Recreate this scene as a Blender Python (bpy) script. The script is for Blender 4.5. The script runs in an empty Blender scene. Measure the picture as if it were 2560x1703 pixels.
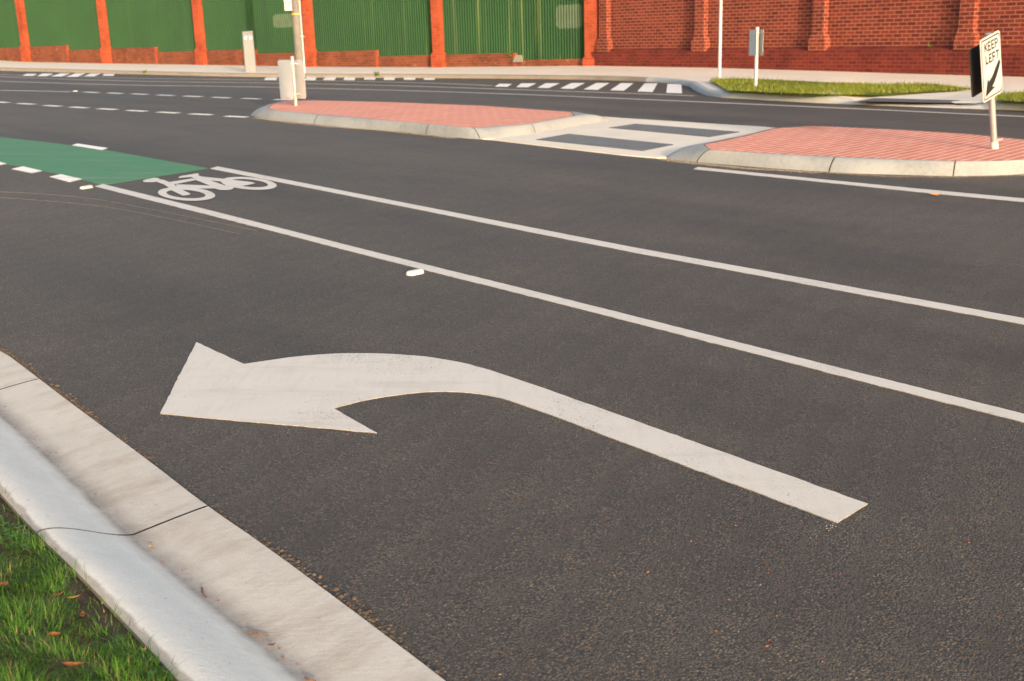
import bpy, bmesh, math, random
import numpy as np
from mathutils import Vector, Matrix
from mathutils.geometry import delaunay_2d_cdt
random.seed(7); rng = np.random.default_rng(7)
C = bpy.context.scene.collection
R = math.radians
# ------------------------------------------------------------------ camera & terrain
FPX, PITCH, ROLL, H = 2773.333, R(14.871), R(-1.706), 1.3092
TC = [-0.039025, 0.01713034, 0.00104642, 0.00082145, -6.14155e-05, -1.3130349 + 1.3092122]
def T(X, Y):                                   # gently rolling ground height
    X = np.clip(X, -30, 20); Y = np.clip(Y, -6, 60)
    return TC[0]*X + TC[1]*Y + TC[2]*X*X + TC[3]*X*Y + TC[4]*Y*Y + TC[5]
FW = np.array([0, math.cos(PITCH), -math.sin(PITCH)])
RT0 = np.array([1, 0, 0.]); UP0 = np.array([0, math.sin(PITCH), math.cos(PITCH)])
RT = RT0*math.cos(ROLL) + UP0*math.sin(ROLL); UP = -RT0*math.sin(ROLL) + UP0*math.cos(ROLL)
def ray(x, y): return RT*((x-1280)/FPX) - UP*((y-851.5)/FPX) + FW
def at(x, y, off=0.0):                         # surveyed photo point -> world point on the ground (+off)
    d = ray(x, y)
    Fn = lambda t: H + d[2]*t - T(d[0]*t, d[1]*t) - off
    t = .3
    while Fn(t) > 0 and t < 95: t += .15
    lo, hi = t-.15, t
    for _ in range(30):
        m = (lo+hi)/2
        if Fn(m) > 0: lo = m
        else: hi = m
    return np.array([d[0]*lo, d[1]*lo, H + d[2]*lo])
CORNER = np.array([2.824, 35.0])
WD = np.array([math.sin(.635), -math.cos(.635)])       # brick wall runs this way from the corner
FD = np.array([-math.cos(R(34.5)), math.sin(R(34.5))]) # fence runs this way
def on_wall(x, y, d):
    r = ray(x, y); n = np.array([-d[1], d[0]]); t = (CORNER @ n)/(r[:2] @ n)
    return np.array([r[0]*t, r[1]*t, H + r[2]*t])
# ------------------------------------------------------------------ object helpers
def link(name, verts, faces, mat=None, parent=None, smooth=False, uvs=None, mats=None, midx=None):
    me = bpy.data.meshes.new(name)
    me.from_pydata([tuple(map(float, v)) for v in verts], [], [tuple(f) for f in faces])
    if mat: me.materials.append(mat)
    if mats:
        for m in mats: me.materials.append(m)
        me.polygons.foreach_set('material_index', midx)
    if uvs is not None:
        uv = me.uv_layers.new(name='UVMap')
        li = np.zeros(len(me.loops), np.int32); me.loops.foreach_get('vertex_index', li)
        uv.data.foreach_set('uv', np.asarray(uvs, np.float32)[li].ravel())
    if smooth: me.polygons.foreach_set('use_smooth', [True]*len(me.polygons))
    me.update()
    o = bpy.data.objects.new(name, me); C.objects.link(o)
    if parent: o.parent = parent
    return o
def tag(o, label, cat, group=None):
    o['label'] = label; o['category'] = cat
    if group: o['group'] = group
    return o
def struct(o, kind='structure'): o['kind'] = kind; return o
def thing(name, label, cat, loc=(0, 0, 0), group=None, M=None):
    o = bpy.data.objects.new(name, None); C.objects.link(o); o.empty_display_size = .2
    if M is not None: o.matrix_world = M
    else: o.location = tuple(map(float, loc))
    return tag(o, label, cat, group)
class MB:                                      # collects simple solids into one mesh
    def __init__(s): s.v = []; s.f = []
    def add(s, v, f):
        n = len(s.v); s.v += [tuple(map(float, q)) for q in v]; s.f += [tuple(i+n for i in q) for q in f]; return s
    def box(s, x0, x1, y0, y1, z0, z1):
        return s.add([(x0,y0,z0),(x1,y0,z0),(x1,y1,z0),(x0,y1,z0),(x0,y0,z1),(x1,y0,z1),(x1,y1,z1),(x0,y1,z1)],
                     [(0,3,2,1),(4,5,6,7),(0,1,5,4),(1,2,6,5),(2,3,7,6),(3,0,4,7)])
    def frustum(s, a, b, z0, z1):              # a, b = (x0,x1,y0,y1) at bottom and top
        v = [(a[0],a[2],z0),(a[1],a[2],z0),(a[1],a[3],z0),(a[0],a[3],z0),(b[0],b[2],z1),(b[1],b[2],z1),(b[1],b[3],z1),(b[0],b[3],z1)]
        return s.add(v, [(0,3,2,1),(4,5,6,7),(0,1,5,4),(1,2,6,5),(2,3,7,6),(3,0,4,7)])
    def tube(s, p0, p1, r0, r1=None, n=16):
        r1 = r0 if r1 is None else r1
        p0, p1 = Vector(p0), Vector(p1); d = (p1-p0).normalized()
        a = d.orthogonal().normalized(); b = d.cross(a)
        v = [p0 + (a*math.cos(2*math.pi*i/n) + b*math.sin(2*math.pi*i/n))*r0 for i in range(n)]
        v += [p1 + (a*math.cos(2*math.pi*i/n) + b*math.sin(2*math.pi*i/n))*r1 for i in range(n)]
        f = [(i, (i+1) % n, n+(i+1) % n, n+i) for i in range(n)] + [tuple(range(n-1, -1, -1)), tuple(range(n, 2*n))]
        return s.add(v, f)
    def prism(s, poly, z0, z1):
        n = len(poly); v = [(x, y, z0) for x, y in poly] + [(x, y, z1) for x, y in poly]
        return s.add(v, [tuple(range(n-1, -1, -1)), tuple(range(n, 2*n))] + [(i, (i+1) % n, n+(i+1) % n, n+i) for i in range(n)])
    def build(s, name, mat, parent=None, smooth=False, bevel=0):
        o = link(name, s.v, s.f, mat, parent)
        if bevel:
            b = o.modifiers.new('Bevel', 'BEVEL'); b.width = bevel; b.segments = 2; b.limit_method = 'ANGLE'
        if smooth:
            o.data.polygons.foreach_set('use_smooth', [True]*len(o.data.polygons))
            o.data.set_sharp_from_angle(angle=R(40))
        return o
# ------------------------------------------------------------------ materials
class NT:
    def __init__(s, name, rough=.8, spec=.3, metal=0):
        s.m = bpy.data.materials.new(name); s.m.use_nodes = True
        s.t = s.m.node_tree; s.b = s.t.nodes['Principled BSDF']
        s.b.inputs['Roughness'].default_value = rough; s.b.inputs['Metallic'].default_value = metal
        s.b.inputs['Specular IOR Level'].default_value = spec
        s.tc = s.t.nodes.new('ShaderNodeTexCoord')
    def n(s, typ, **kw):
        o = s.t.nodes.new(typ)
        for k, v in kw.items(): setattr(o, k, v)
        return o
    def l(s, a, b): s.t.links.new(a, b)
    def mapping(s, scale, src=None, rot=(0,0,0)):
        m = s.n('ShaderNodeMapping'); s.l(src or s.tc.outputs['Object'], m.inputs[0])
        m.inputs['Scale'].default_value = scale; m.inputs['Rotation'].default_value = rot; return m.outputs[0]
    def noise(s, scale, detail=4, rough=.6, src=None):
        q = s.n('ShaderNodeTexNoise'); q.inputs['Scale'].default_value = scale; q.inputs['Detail'].default_value = detail
        q.inputs['Roughness'].default_value = rough; s.l(src or s.tc.outputs['Object'], q.inputs['Vector']); return q.outputs['Fac']
    def vor(s, scale, out='Distance', src=None):
        q = s.n('ShaderNodeTexVoronoi'); q.inputs['Scale'].default_value = scale
        s.l(src or s.tc.outputs['Object'], q.inputs['Vector']); return q.outputs[out]
    def ramp(s, fac, stops):
        r = s.n('ShaderNodeValToRGB'); e = r.color_ramp.elements
        while len(e) < len(stops): e.new(.5)
        for i, (p, c) in enumerate(stops):
            e[i].position = p; e[i].color = (*c, 1) if len(c) == 3 else c
        s.l(fac, r.inputs[0]); return r.outputs[0]
    def rng(s, v, a, b, c=0., d=1.):
        m = s.n('ShaderNodeMapRange'); s.l(v, m.inputs[0])
        for i, x in enumerate((a, b, c, d)): m.inputs[i+1].default_value = x
        return m.outputs[0]
    def math(s, op, a, b):
        m = s.n('ShaderNodeMath', operation=op)
        for i, x in enumerate((a, b)):
            if isinstance(x, (int, float)): m.inputs[i].default_value = x
            else: s.l(x, m.inputs[i])
        return m.outputs[0]
    def mix(s, fac, a, b, mode='MIX'):
        m = s.n('ShaderNodeMix', data_type='RGBA', blend_type=mode)
        if isinstance(fac, (int, float)): m.inputs[0].default_value = fac
        else: s.l(fac, m.inputs[0])
        for i, x in ((6, a), (7, b)):
            if isinstance(x, tuple): m.inputs[i].default_value = (*x, 1)
            else: s.l(x, m.inputs[i])
        return m.outputs[2]
    def bump(s, hgt, strength, dist, prev=None):
        b = s.n('ShaderNodeBump'); b.inputs['Strength'].default_value = strength; b.inputs['Distance'].default_value = dist
        s.l(hgt, b.inputs['Height'])
        if prev: s.l(prev, b.inputs['Normal'])
        return b.outputs[0]
    def done(s, col=None, nor=None):
        if col is not None:
            if isinstance(col, tuple): s.b.inputs['Base Color'].default_value = (*col, 1)
            else: s.l(col, s.b.inputs['Base Color'])
        if nor: s.l(nor, s.b.inputs['Normal'])
        return s.m

def mat_asphalt():
    s = NT('asphalt', .74, .5)
    lane = s.mapping((1., 1., 1.), rot=(0, 0, math.atan2(5.66, 5.24)))          # bands run along the lanes
    track = s.noise(1., 3, .55, s.mapping((.10, .95, 1.), lane)); big = s.noise(.4, 5, .6); mid = s.noise(2.6, 5, .65); fine = s.noise(210, 3, .7)
    v = s.math('ADD', s.math('MULTIPLY', track, .45), s.math('ADD', s.math('MULTIPLY', big, .3), s.math('MULTIPLY', mid, .25)))
    base = s.ramp(v, [(.40, (.056, .0465, .040)), (.5, (.075, .0625, .0535)), (.60, (.094, .078, .0665))])
    dust = s.ramp(s.noise(.8, 5, .7), [(.52, (0, 0, 0)), (.75, (.5, .5, .5))])
    base = s.mix(dust, base, (.115, .087, .066))
    cell = s.n('ShaderNodeTexVoronoi'); cell.inputs['Scale'].default_value = 165; s.l(s.tc.outputs['Object'], cell.inputs['Vector'])
    sep = s.n('ShaderNodeSeparateColor'); s.l(cell.outputs['Color'], sep.inputs[0])
    chip = s.ramp(sep.outputs[2], [(.0, (.46, .46, .46)), (.3, (.80, .79, .78)), (.7, (1.04, 1.01, .97)), (.9, (1.45, 1.36, 1.23)), (1., (2.0, 1.84, 1.58))])
    col = s.mix(1., base, chip, 'MULTIPLY')
    col = s.mix(1., col, s.ramp(fine, [(.3, (.55, .54, .54)), (.5, (1., .99, .97)), (.72, (1.5, 1.45, 1.36))]), 'MULTIPLY')
    gap = s.ramp(cell.outputs['Distance'], [(.35, (1, 1, 1)), (.75, (.55, .53, .52))])
    col = s.mix(1., col, gap, 'MULTIPLY')
    tar = s.rng(s.noise(1., 4, .7, s.mapping((.9, 4.5, 1.), lane)), .665, .73, 0, .5)
    col = s.mix(tar, col, (.030, .028, .027))
    near = s.math('LESS_THAN', cell.outputs['Distance'], .4)
    rare = s.math('MULTIPLY', s.math('GREATER_THAN', sep.outputs[0], .994), near)
    fleck = s.ramp(sep.outputs[1], [(.0, (.34, .32, .29)), (.45, (.26, .23, .19)), (.7, (.34, .14, .05)), (.95, (.16, .27, .22))])
    col = s.mix(s.math('MULTIPLY', rare, .75), col, fleck)
    h = s.math('ADD', s.math('MULTIPLY', cell.outputs['Distance'], -1.), s.math('ADD', s.math('MULTIPLY', sep.outputs[2], .5), s.math('MULTIPLY', fine, .6)))
    n1 = s.bump(h, .95, .0042)
    s.l(s.rng(fine, .3, .7, .62, .82), s.b.inputs['Roughness'])
    return s.done(col, n1)
def mat_paint(name, c, wear=.25, cr=.62):
    s = NT(name, cr, .4)
    a = s.noise(6, 5, .6); b = s.noise(60, 3, .6); st = s.noise(1, 4, .6, s.mapping((35, 4, 8), rot=(0, 0, .9)))
    v = s.math('ADD', s.math('MULTIPLY', a, .5), s.math('MULTIPLY', st, .5))
    col = s.ramp(v, [(.32, tuple(x*.91 for x in c)), (.5, c), (.7, tuple(min(1, x*1.04) for x in c))])
    worn = s.ramp(s.noise(2.2, 5, .7), [(.46, (0, 0, 0)), (.66, (1, 1, 1))])
    pit = s.rng(s.math('ADD', s.noise(150, 3, .6), s.math('MULTIPLY', worn, .11)), .66, .71)
    spot = s.math('MULTIPLY', pit, min(1., wear*2.6))
    col = s.mix(spot, col, (.20, .18, .165))
    scuff = s.rng(s.noise(1., 5, .7, s.mapping((1.1, 9, 1), rot=(0, 0, .82))), .54, .70, 0, .30)
    col = s.mix(scuff, col, (.30, .275, .25))
    nr = s.bump(st, .12, .004); nr = s.bump(s.noise(170, 2, .6), .22, .0015, nr)
    return s.done(col, nr)
def mat_concrete(name, c, c2, sc=1., edge=0, brush=.0):
    s = NT(name, .85, .25)
    a = s.noise(1.6*sc, 6, .65); b = s.noise(22*sc, 4, .6); f = s.noise(240, 3, .7)
    v = s.math('ADD', s.math('MULTIPLY', a, .65), s.math('MULTIPLY', b, .35))
    col = s.ramp(v, [(.3, c2), (.5, c), (.72, tuple(min(1, x*1.12) for x in c))])
    col = s.mix(.5, col, s.ramp(f, [(.3, (.72, .72, .72)), (.55, (1., 1., 1.)), (.8, (1.15, 1.15, 1.15))]), 'MULTIPLY')
    nr = s.bump(s.noise(70*sc, 5, .65), .25, .004); nr = s.bump(f, .25, .0015, nr)
    return s, col, nr
def mat_conc(*a, **k):
    s, col, nr = mat_concrete(*a, **k); return s.done(col, nr)
def mat_gutter():                              # UV: u metres along, v 0..1 road edge -> back of kerb
    s, col, nr = mat_concrete('kerb_concrete', (.475, .45, .42), (.425, .40, .37), 1.)
    sep = s.n('ShaderNodeSeparateXYZ'); s.l(s.tc.outputs['UV'], sep.inputs[0]); u, v = sep.outputs[0], sep.outputs[1]
    # water-borne dirt lying along the invert, heavier in places
    wob = s.math('ADD', v, s.math('MULTIPLY', s.math('SUBTRACT', s.noise(9, 4, .6), .5), .09))
    band = s.ramp(wob, [(.33, (0, 0, 0)), (.43, (.85, .85, .85)), (.47, (1., 1., 1.)), (.52, (0, 0, 0))])
    blot = s.ramp(s.noise(7, 5, .7), [(.3, (.45, .45, .45)), (.6, (1, 1, 1))])
    grit = s.ramp(s.noise(120, 3, .7), [(.3, (.6, .6, .6)), (.6, (1, 1, 1))])
    dm = s.mix(1., s.mix(1., s.mix(1., band, blot, 'MULTIPLY'), grit, 'MULTIPLY'), (.72, .72, .72), 'MULTIPLY')
    col = s.mix(dm, col, (.13, .105, .088))
    # brownish wash marks running across the tray
    comb = s.n('ShaderNodeCombineXYZ'); s.l(s.math('MULTIPLY', u, 9.), comb.inputs[0]); s.l(s.math('MULTIPLY', v, 1.4), comb.inputs[1])
    wash = s.noise(1., 4, .65, comb.outputs[0])
    tray = s.ramp(v, [(.0, (1, 1, 1)), (.40, (.8, .8, .8)), (.5, (0, 0, 0))])
    wm = s.mix(1., s.ramp(wash, [(.47, (0, 0, 0)), (.70, (.5, .5, .5))]), tray, 'MULTIPLY')
    col = s.mix(wm, col, (.235, .185, .14))
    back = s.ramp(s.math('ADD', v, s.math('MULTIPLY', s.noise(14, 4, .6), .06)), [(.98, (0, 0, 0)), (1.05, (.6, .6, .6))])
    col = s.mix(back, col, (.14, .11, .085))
    st = s.noise(1., 3, .6, s.mapping((40, 40, 1), rot=(0, 0, .6)))
    trow = s.noise(1., 5, .7, comb.outputs[0])
    speck = s.rng(s.noise(75, 2, .5), .72, .76, 0, .6)
    col = s.mix(speck, col, (.16, .13, .10))
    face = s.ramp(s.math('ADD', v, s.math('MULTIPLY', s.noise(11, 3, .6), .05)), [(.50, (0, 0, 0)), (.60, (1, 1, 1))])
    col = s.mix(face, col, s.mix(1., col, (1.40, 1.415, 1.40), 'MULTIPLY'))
    nr = s.bump(s.noise(1., 4, .7, s.mapping((14, 90, 20), rot=(0, 0, -.35))), .22, .004, nr)
    return s.done(col, nr)
def brickvec(s):                               # pick (x|y, z) by which way the face looks
    p = s.n('ShaderNodeSeparateXYZ'); s.l(s.tc.outputs['Object'], p.inputs[0])
    q = s.n('ShaderNodeSeparateXYZ'); s.l(s.tc.outputs['Normal'], q.inputs[0])
    side = s.math('GREATER_THAN', s.math('ABSOLUTE', q.outputs[0], 0.), .6)
    u = s.math('ADD', s.math('MULTIPLY', p.outputs[0], s.math('SUBTRACT', 1., side)), s.math('MULTIPLY', s.math('ADD', p.outputs[1], .1), side))
    c = s.n('ShaderNodeCombineXYZ'); s.l(u, c.inputs[0]); s.l(p.outputs[2], c.inputs[1]); return c.outputs[0]
def mat_brick(name, a, b, mortar, ms=.011, blot=.5, lime=0.):
    s = NT(name, .85, .2)
    vec = brickvec(s)
    t = s.n('ShaderNodeTexBrick'); s.l(vec, t.inputs['Vector'])
    t.inputs['Scale'].default_value = 1.; t.inputs['Brick Width'].default_value = .235; t.inputs['Row Height'].default_value = .086
    t.inputs['Mortar Size'].default_value = ms; t.inputs['Mortar Smooth'].default_value = .25; t.inputs['Bias'].default_value = -.1
    t.inputs['Color1'].default_value = (*a, 1); t.inputs['Color2'].default_value = (*b, 1); t.inputs['Mortar'].default_value = (*mortar, 1)
    col = s.mix(blot, t.outputs['Color'], s.ramp(s.noise(1.7, 5, .65), [(.3, (.62, .6, .6)), (.5, (1., 1., 1.)), (.72, (1.25, 1.2, 1.15))]), 'MULTIPLY')
    col = s.mix(.5, col, s.ramp(s.noise(30, 3, .6), [(.3, (.75, .75, .75)), (.7, (1.2, 1.2, 1.2))]), 'MULTIPLY')
    if lime: col = s.mix(s.ramp(s.noise(3.2, 4, .6), [(.62, (0, 0, 0)), (.75, (lime, lime, lime))]), col, (.42, .27, .17))
    nr = s.bump(t.outputs['Fac'], -.5, .01); nr = s.bump(s.noise(60, 3, .6), .3, .006, nr)
    return s.done(col, nr)
def mat_simple(name, c, rough=.6, spec=.4, metal=0, var=.12, sc=8, bump=.1):
    s = NT(name, rough, spec, metal)
    col = s.ramp(s.noise(sc, 5, .6), [(.3, tuple(x*(1-var) for x in c)), (.7, tuple(min(1, x*(1+var)) for x in c))])
    return s.done(col, s.bump(s.noise(sc*12, 3, .6), bump, .002) if bump else None)
def mat_fence():
    s = NT('green_corrugated_steel', .6, .2)
    streak = s.noise(1., 4, .6, s.mapping((4.2, 1, .10))); broad = s.noise(.5, 4, .6)
    p = s.n('ShaderNodeSeparateXYZ'); s.l(s.tc.outputs['Object'], p.inputs[0])
    chalk = s.math('MULTIPLY', s.rng(streak, .53, .68, 0, 1), s.rng(p.outputs[0], 11., 2.5, .06, .9))
    col = s.ramp(broad, [(.3, (.0060, .042, .0110)), (.7, (.0095, .055, .0140))])
    col = s.mix(s.math('MULTIPLY', chalk, .75), col, (.13, .17, .06))
    dark = s.rng(s.noise(1., 3, .6, s.mapping((1.6, 1, .15))), .58, .7, 0, .55)
    col = s.mix(dark, col, (.008, .034, .014))
    return s.done(col, s.bump(s.noise(40, 3, .5), .05, .003))
def mat_paver():
    s = NT('terracotta_paving', .8, .25)
    m = s.mapping((1, 1, 1), rot=(0, 0, -math.atan2(1.797, 1.622)))
    t = s.n('ShaderNodeTexBrick'); s.l(m, t.inputs['Vector']); t.inputs['Scale'].default_value = 1.
    t.inputs['Brick Width'].default_value = .60; t.inputs['Row Height'].default_value = .098
    t.inputs['Mortar Size'].default_value = .013; t.inputs['Mortar Smooth'].default_value = .3
    t.inputs['Color1'].default_value = (.60, .215, .145, 1); t.inputs['Color2'].default_value = (.55, .185, .125, 1)
    t.inputs['Mortar'].default_value = (.78, .46, .36, 1)
    col = s.mix(.4, t.outputs['Color'], s.ramp(s.noise(2.5, 5, .65), [(.3, (.78, .76, .75)), (.55, (1., 1., 1.)), (.75, (1.18, 1.2, 1.2))]), 'MULTIPLY')
    nr = s.bump(t.outputs['Fac'], -.4, .004); nr = s.bump(s.noise(120, 3, .6), .3, .003, nr)
    return s.done(col, nr)
def mat_grass(name, dark, lite):
    s = NT(name, .55, .3)
    oi = s.n('ShaderNodeTexNoise'); oi.inputs['Scale'].default_value = 18; s.l(s.tc.outputs['Object'], oi.inputs['Vector'])
    sep = s.n('ShaderNodeSeparateXYZ'); s.l(s.tc.outputs['UV'], sep.inputs[0])
    col = s.mix(sep.outputs[0], dark, lite)
    col = s.mix(s.math('GREATER_THAN', sep.outputs[0], .94), col, (.34, .27, .12))
    col = s.mix(.6, col, s.ramp(oi.outputs['Fac'], [(.35, (.7, .75, .6)), (.65, (1.2, 1.15, 1.1))]), 'MULTIPLY')
    tr = s.n('ShaderNodeBsdfTranslucent'); s.l(col, tr.inputs[0]); mx = s.n('ShaderNodeMixShader'); mx.inputs[0].default_value = .35
    out = s.t.nodes['Material Output']; s.done(col)
    s.l(s.b.outputs[0], mx.inputs[1]); s.l(tr.outputs[0], mx.inputs[2]); s.l(mx.outputs[0], out.inputs[0])
    return s.m
def mat_tactile(name, c):
    s = NT(name, .55, .4)
    a = s.noise(5, 4, .6)
    return s.done(s.ramp(a, [(.3, tuple(x*.8 for x in c)), (.7, tuple(x*1.25 for x in c))]), s.bump(s.noise(90, 3, .6), .2, .002))
M = dict(
    asphalt=mat_asphalt(), white=mat_paint('white_road_paint', (.555, .515, .472), .4), old=mat_paint('dull_white_road_paint', (.50, .475, .46), .5),
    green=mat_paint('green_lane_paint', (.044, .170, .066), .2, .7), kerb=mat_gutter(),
    conc=mat_conc('island_concrete', (.262, .275, .285), (.195, .203, .208)), build=mat_conc('new_kerb_concrete', (.40, .40, .395), (.32, .315, .305)), oldkerb=mat_conc('old_kerb_concrete', (.22, .19, .155), (.16, .135, .105), .6), bright=mat_paint('bright_white_road_paint', (.78, .755, .725)), slab=mat_conc('slab_concrete', (.66, .60, .52), (.58, .52, .445)),
    path=mat_conc('footpath_concrete', (.70, .615, .52), (.60, .52, .43), .5), soil=mat_simple('soil', (.075, .052, .035), .95, .1, 0, .45, 30, .8),
    brick=mat_brick('red_brick', (.205, .034, .020), (.100, .0165, .013), (.285, .12, .074), .012),
    brick_low=mat_brick('dark_red_brick', (.165, .027, .018), (.10, .016, .0125), (.19, .058, .038), .008, .8),
    brick_foot=mat_brick('weathered_brick', (.175, .046, .024), (.10, .034, .020), (.17, .078, .044), .008, .9, .4),
    brick_or=mat_brick('orange_brick', (.33, .060, .025), (.24, .043, .020), (.31, .082, .038), .009, .8),
    fence=mat_fence(), fadedpatch=mat_simple('faded_patch', (.050, .088, .048), .6, .3, 0, .2, 3, 0), paver=mat_paver(),
    timber=mat_simple('weathered_pole', (.17, .155, .14), .8, .2, 0, .2, 4, .3), galv=mat_simple('galvanised_steel', (.35, .35, .345), .42, .5, .35, .1, 6, .05),
    plate=mat_simple('white_sign_face', (.44, .44, .425), .4, .5, 0, .03, 4, 0), alu=mat_simple('aluminium_sheet', (.56, .56, .56), .4, .5, .15, .06, 3, .03),
    black=mat_simple('black_sign_film', (.012, .012, .012), .5, .4, 0, .1, 5, 0), dark=mat_simple('dark_sheet', (.022, .020, .019), .55, .4, 0, .2, 3, 0),
    cap=mat_simple('grey_plastic', (.20, .22, .24), .5, .4), bollard=mat_simple('pale_grey_paint', (.135, .145, .155), .5, .4, 0, .06, 3, .05),
    blue=mat_simple('blue_reflector', (.16, .30, .62), .3, .6, 0, .1, 5, 0), yellow=mat_simple('yellow_band', (.72, .42, .05), .5, .4, 0, .1, 5, 0),
    marker=mat_simple('white_marker_plastic', (.50, .495, .47), .4, .5, 0, .05, 20, .05), tact=mat_tactile('charcoal_tactile', (.080, .084, .094)),
    stone=mat_simple('bitumen_crumb', (.088, .068, .050), .85, .3, 0, .5, 60, .4), grit=mat_simple('road_grit', (.20, .165, .13), .9, .2, 0, .5, 40, .4),
    leaf=mat_simple('dry_leaf', (.25, .095, .035), .75, .2, 0, .4, 60, .2), leaf_or=mat_simple('orange_leaf', (.62, .27, .06), .7, .2, 0, .25, 40, .2),
    twig=mat_simple('twig_bark', (.17, .085, .05), .85, .2, 0, .3, 50, .3), mud=mat_simple('gutter_mud', (.13, .105, .08), .95, .1, 0, .4, 40, .6),
    grass=mat_grass('lawn_grass', (.030, .10, .011), (.135, .30, .030)), vgrass=mat_grass('verge_grass', (.15, .19, .02), (.28, .31, .035)),
    clover=mat_grass('clover_leaf', (.045, .125, .02), (.12, .26, .05)), mark=mat_simple('tyre_scuff', (.112, .102, .095), .85, .3, 0, .3, 10, .3),
    joint=mat_simple('joint_dirt', (.035, .027, .02), .95, .1, 0, .4, 40, .3), weed=mat_grass('weed_leaf', (.10, .16, .02), (.2, .27, .04)))

M['edge'] = mat_simple('paint_cut_edge', (.25, .225, .20), .8, .2, 0, .4, 60, .3); PAINTS = (M['white'], M['bright'], M['old'])
# ------------------------------------------------------------------ near kerb line (road edge E, gutter invert, back of kerb)
def px(pts, off=0.): return [at(x, y, off) for x, y in pts]
E_vis = px([(0,877),(100,953),(162,1001),(275,1085),(386,1168),(513,1267.7),(667,1373.5),(900,1547.5),(1105,1703)])
I_vis = px([(0,1026),(69,1085),(137.7,1147),(206.6,1216),(340,1347),(433,1420),(517,1497),(600,1563.6),(683.6,1623.6),(777,1693.7)], -.015)
B_vis = px([(0,1234),(69,1302),(138.5,1381.6),(194,1426.6),(242,1482),(339,1584),(429,1682.8)], .065)
E0 = np.array(E_vis)[:, :2]
ext0 = np.array([(-40, 15.5), (-16, 11.2), (-9, 8.9), (-5.2, 7.0), (-3.3, 5.65)]); ext1 = np.array([(.12, 1.68), (.75, .85), (2.2, -1.2), (5, -5), (12, -15)])
E_line = np.vstack([ext0, E0, ext1])
def resample(P, step):
    P = np.asarray(P); L = np.r_[0, np.cumsum(np.linalg.norm(np.diff(P, axis=0), axis=1))]
    n = max(2, int(L[-1]/step)+1); s = np.linspace(0, L[-1], n)
    return np.stack([np.interp(s, L, P[:, k]) for k in range(P.shape[1])], 1), s
def smooth_line(P, it=2):
    P = np.asarray(P, float)
    for _ in range(it):
        Q = [P[0]]
        for a, b in zip(P[:-1], P[1:]): Q += [a*.75+b*.25, a*.25+b*.75]
        P = np.array(Q+[P[-1]])
    return P
E_s, E_u = resample(smooth_line(E_line, 1), .04)
tan = np.gradient(E_s, axis=0); tan /= np.linalg.norm(tan, axis=1)[:, None]; nor = np.stack([tan[:, 1], -tan[:, 0]], 1)  # towards the verge
def widths(V):
    out = []
    for P in V:
        i = np.argmin(((E_s-P[:2])**2).sum(1)); out.append((E_u[i], (P[:2]-E_s[i]) @ nor[i]))
    out.sort(); return np.interp(E_u, [a for a, b in out], [b for a, b in out])
if np.mean([(P[:2]-E_s[np.argmin(((E_s-P[:2])**2).sum(1))]) @ nor[np.argmin(((E_s-P[:2])**2).sum(1))] for P in I_vis]) < 0: nor = -nor
wI, wB = (np.convolve(np.pad(w_, 12, 'edge'), np.ones(25)/25, 'valid') for w_ in (widths(I_vis), widths(B_vis)))
print('kerb widths', wI.min(), wI.max(), wB.min(), wB.max())
# verge side test polygon
VERGE = np.vstack([E_s[::6], [(60, -60), (-80, -60), (-80, 15.5)]])
def inside(P, poly):
    x, y = P; c = False; j = len(poly)-1
    for i in range(len(poly)):
        if (poly[i][1] > y) != (poly[j][1] > y) and x < (poly[j][0]-poly[i][0])*(y-poly[i][1])/(poly[j][1]-poly[i][1])+poly[i][0]: c = not c
        j = i
    return c
# ------------------------------------------------------------------ road sheet
pts = []
jag = E_s[::1].copy(); jr = rng.normal(0, .0045, len(jag)); jr = np.convolve(jr, [.25, .5, .25], 'same')*1.4
jag = jag + nor*(jr+.004)[:, None]
nE = len(jag); pts += [Vector(p) for p in jag]
edges = [(i, i+1) for i in range(nE-1)]
def grid(x0, x1, y0, y1, st, skip=None):
    for x in np.arange(x0, x1+1e-6, st):
        for y in np.arange(y0, y1+1e-6, st):
            if skip and skip[0] < x < skip[1] and skip[2] < y < skip[3]: continue
            pts.append(Vector((x+rng.uniform(-.01, .01), y+rng.uniform(-.01, .01))))
grid(-12, 12, -4, 20, .6); grid(-36, 26, -8, 62, 2., (-12.2, 12.2, -4.2, 20.2)); grid(-240, 240, -60, 240, 30, (-37, 27, -9, 63))
vo, eo, fo, *_ = delaunay_2d_cdt(pts, edges, [], 0, 1e-5)
vo = np.array([(v.x, v.y) for v in vo])
near_v = np.array([inside(p, np.vstack([jag, VERGE[-3:]])) for p in vo])
fk = []
polyj = np.vstack([jag, VERGE[-3:]])
for f in fo:
    c = vo[list(f)].mean(0)
    if near_v[list(f)].all() or near_v[list(f)].any():
        if inside(c, polyj): continue
    fk.append(f)
road = link('road', np.c_[vo, T(vo[:, 0], vo[:, 1])], fk, M['asphalt'], smooth=True); struct(road)
# far earth beyond the walls so that nothing ends in mid air is the same sheet

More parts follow.
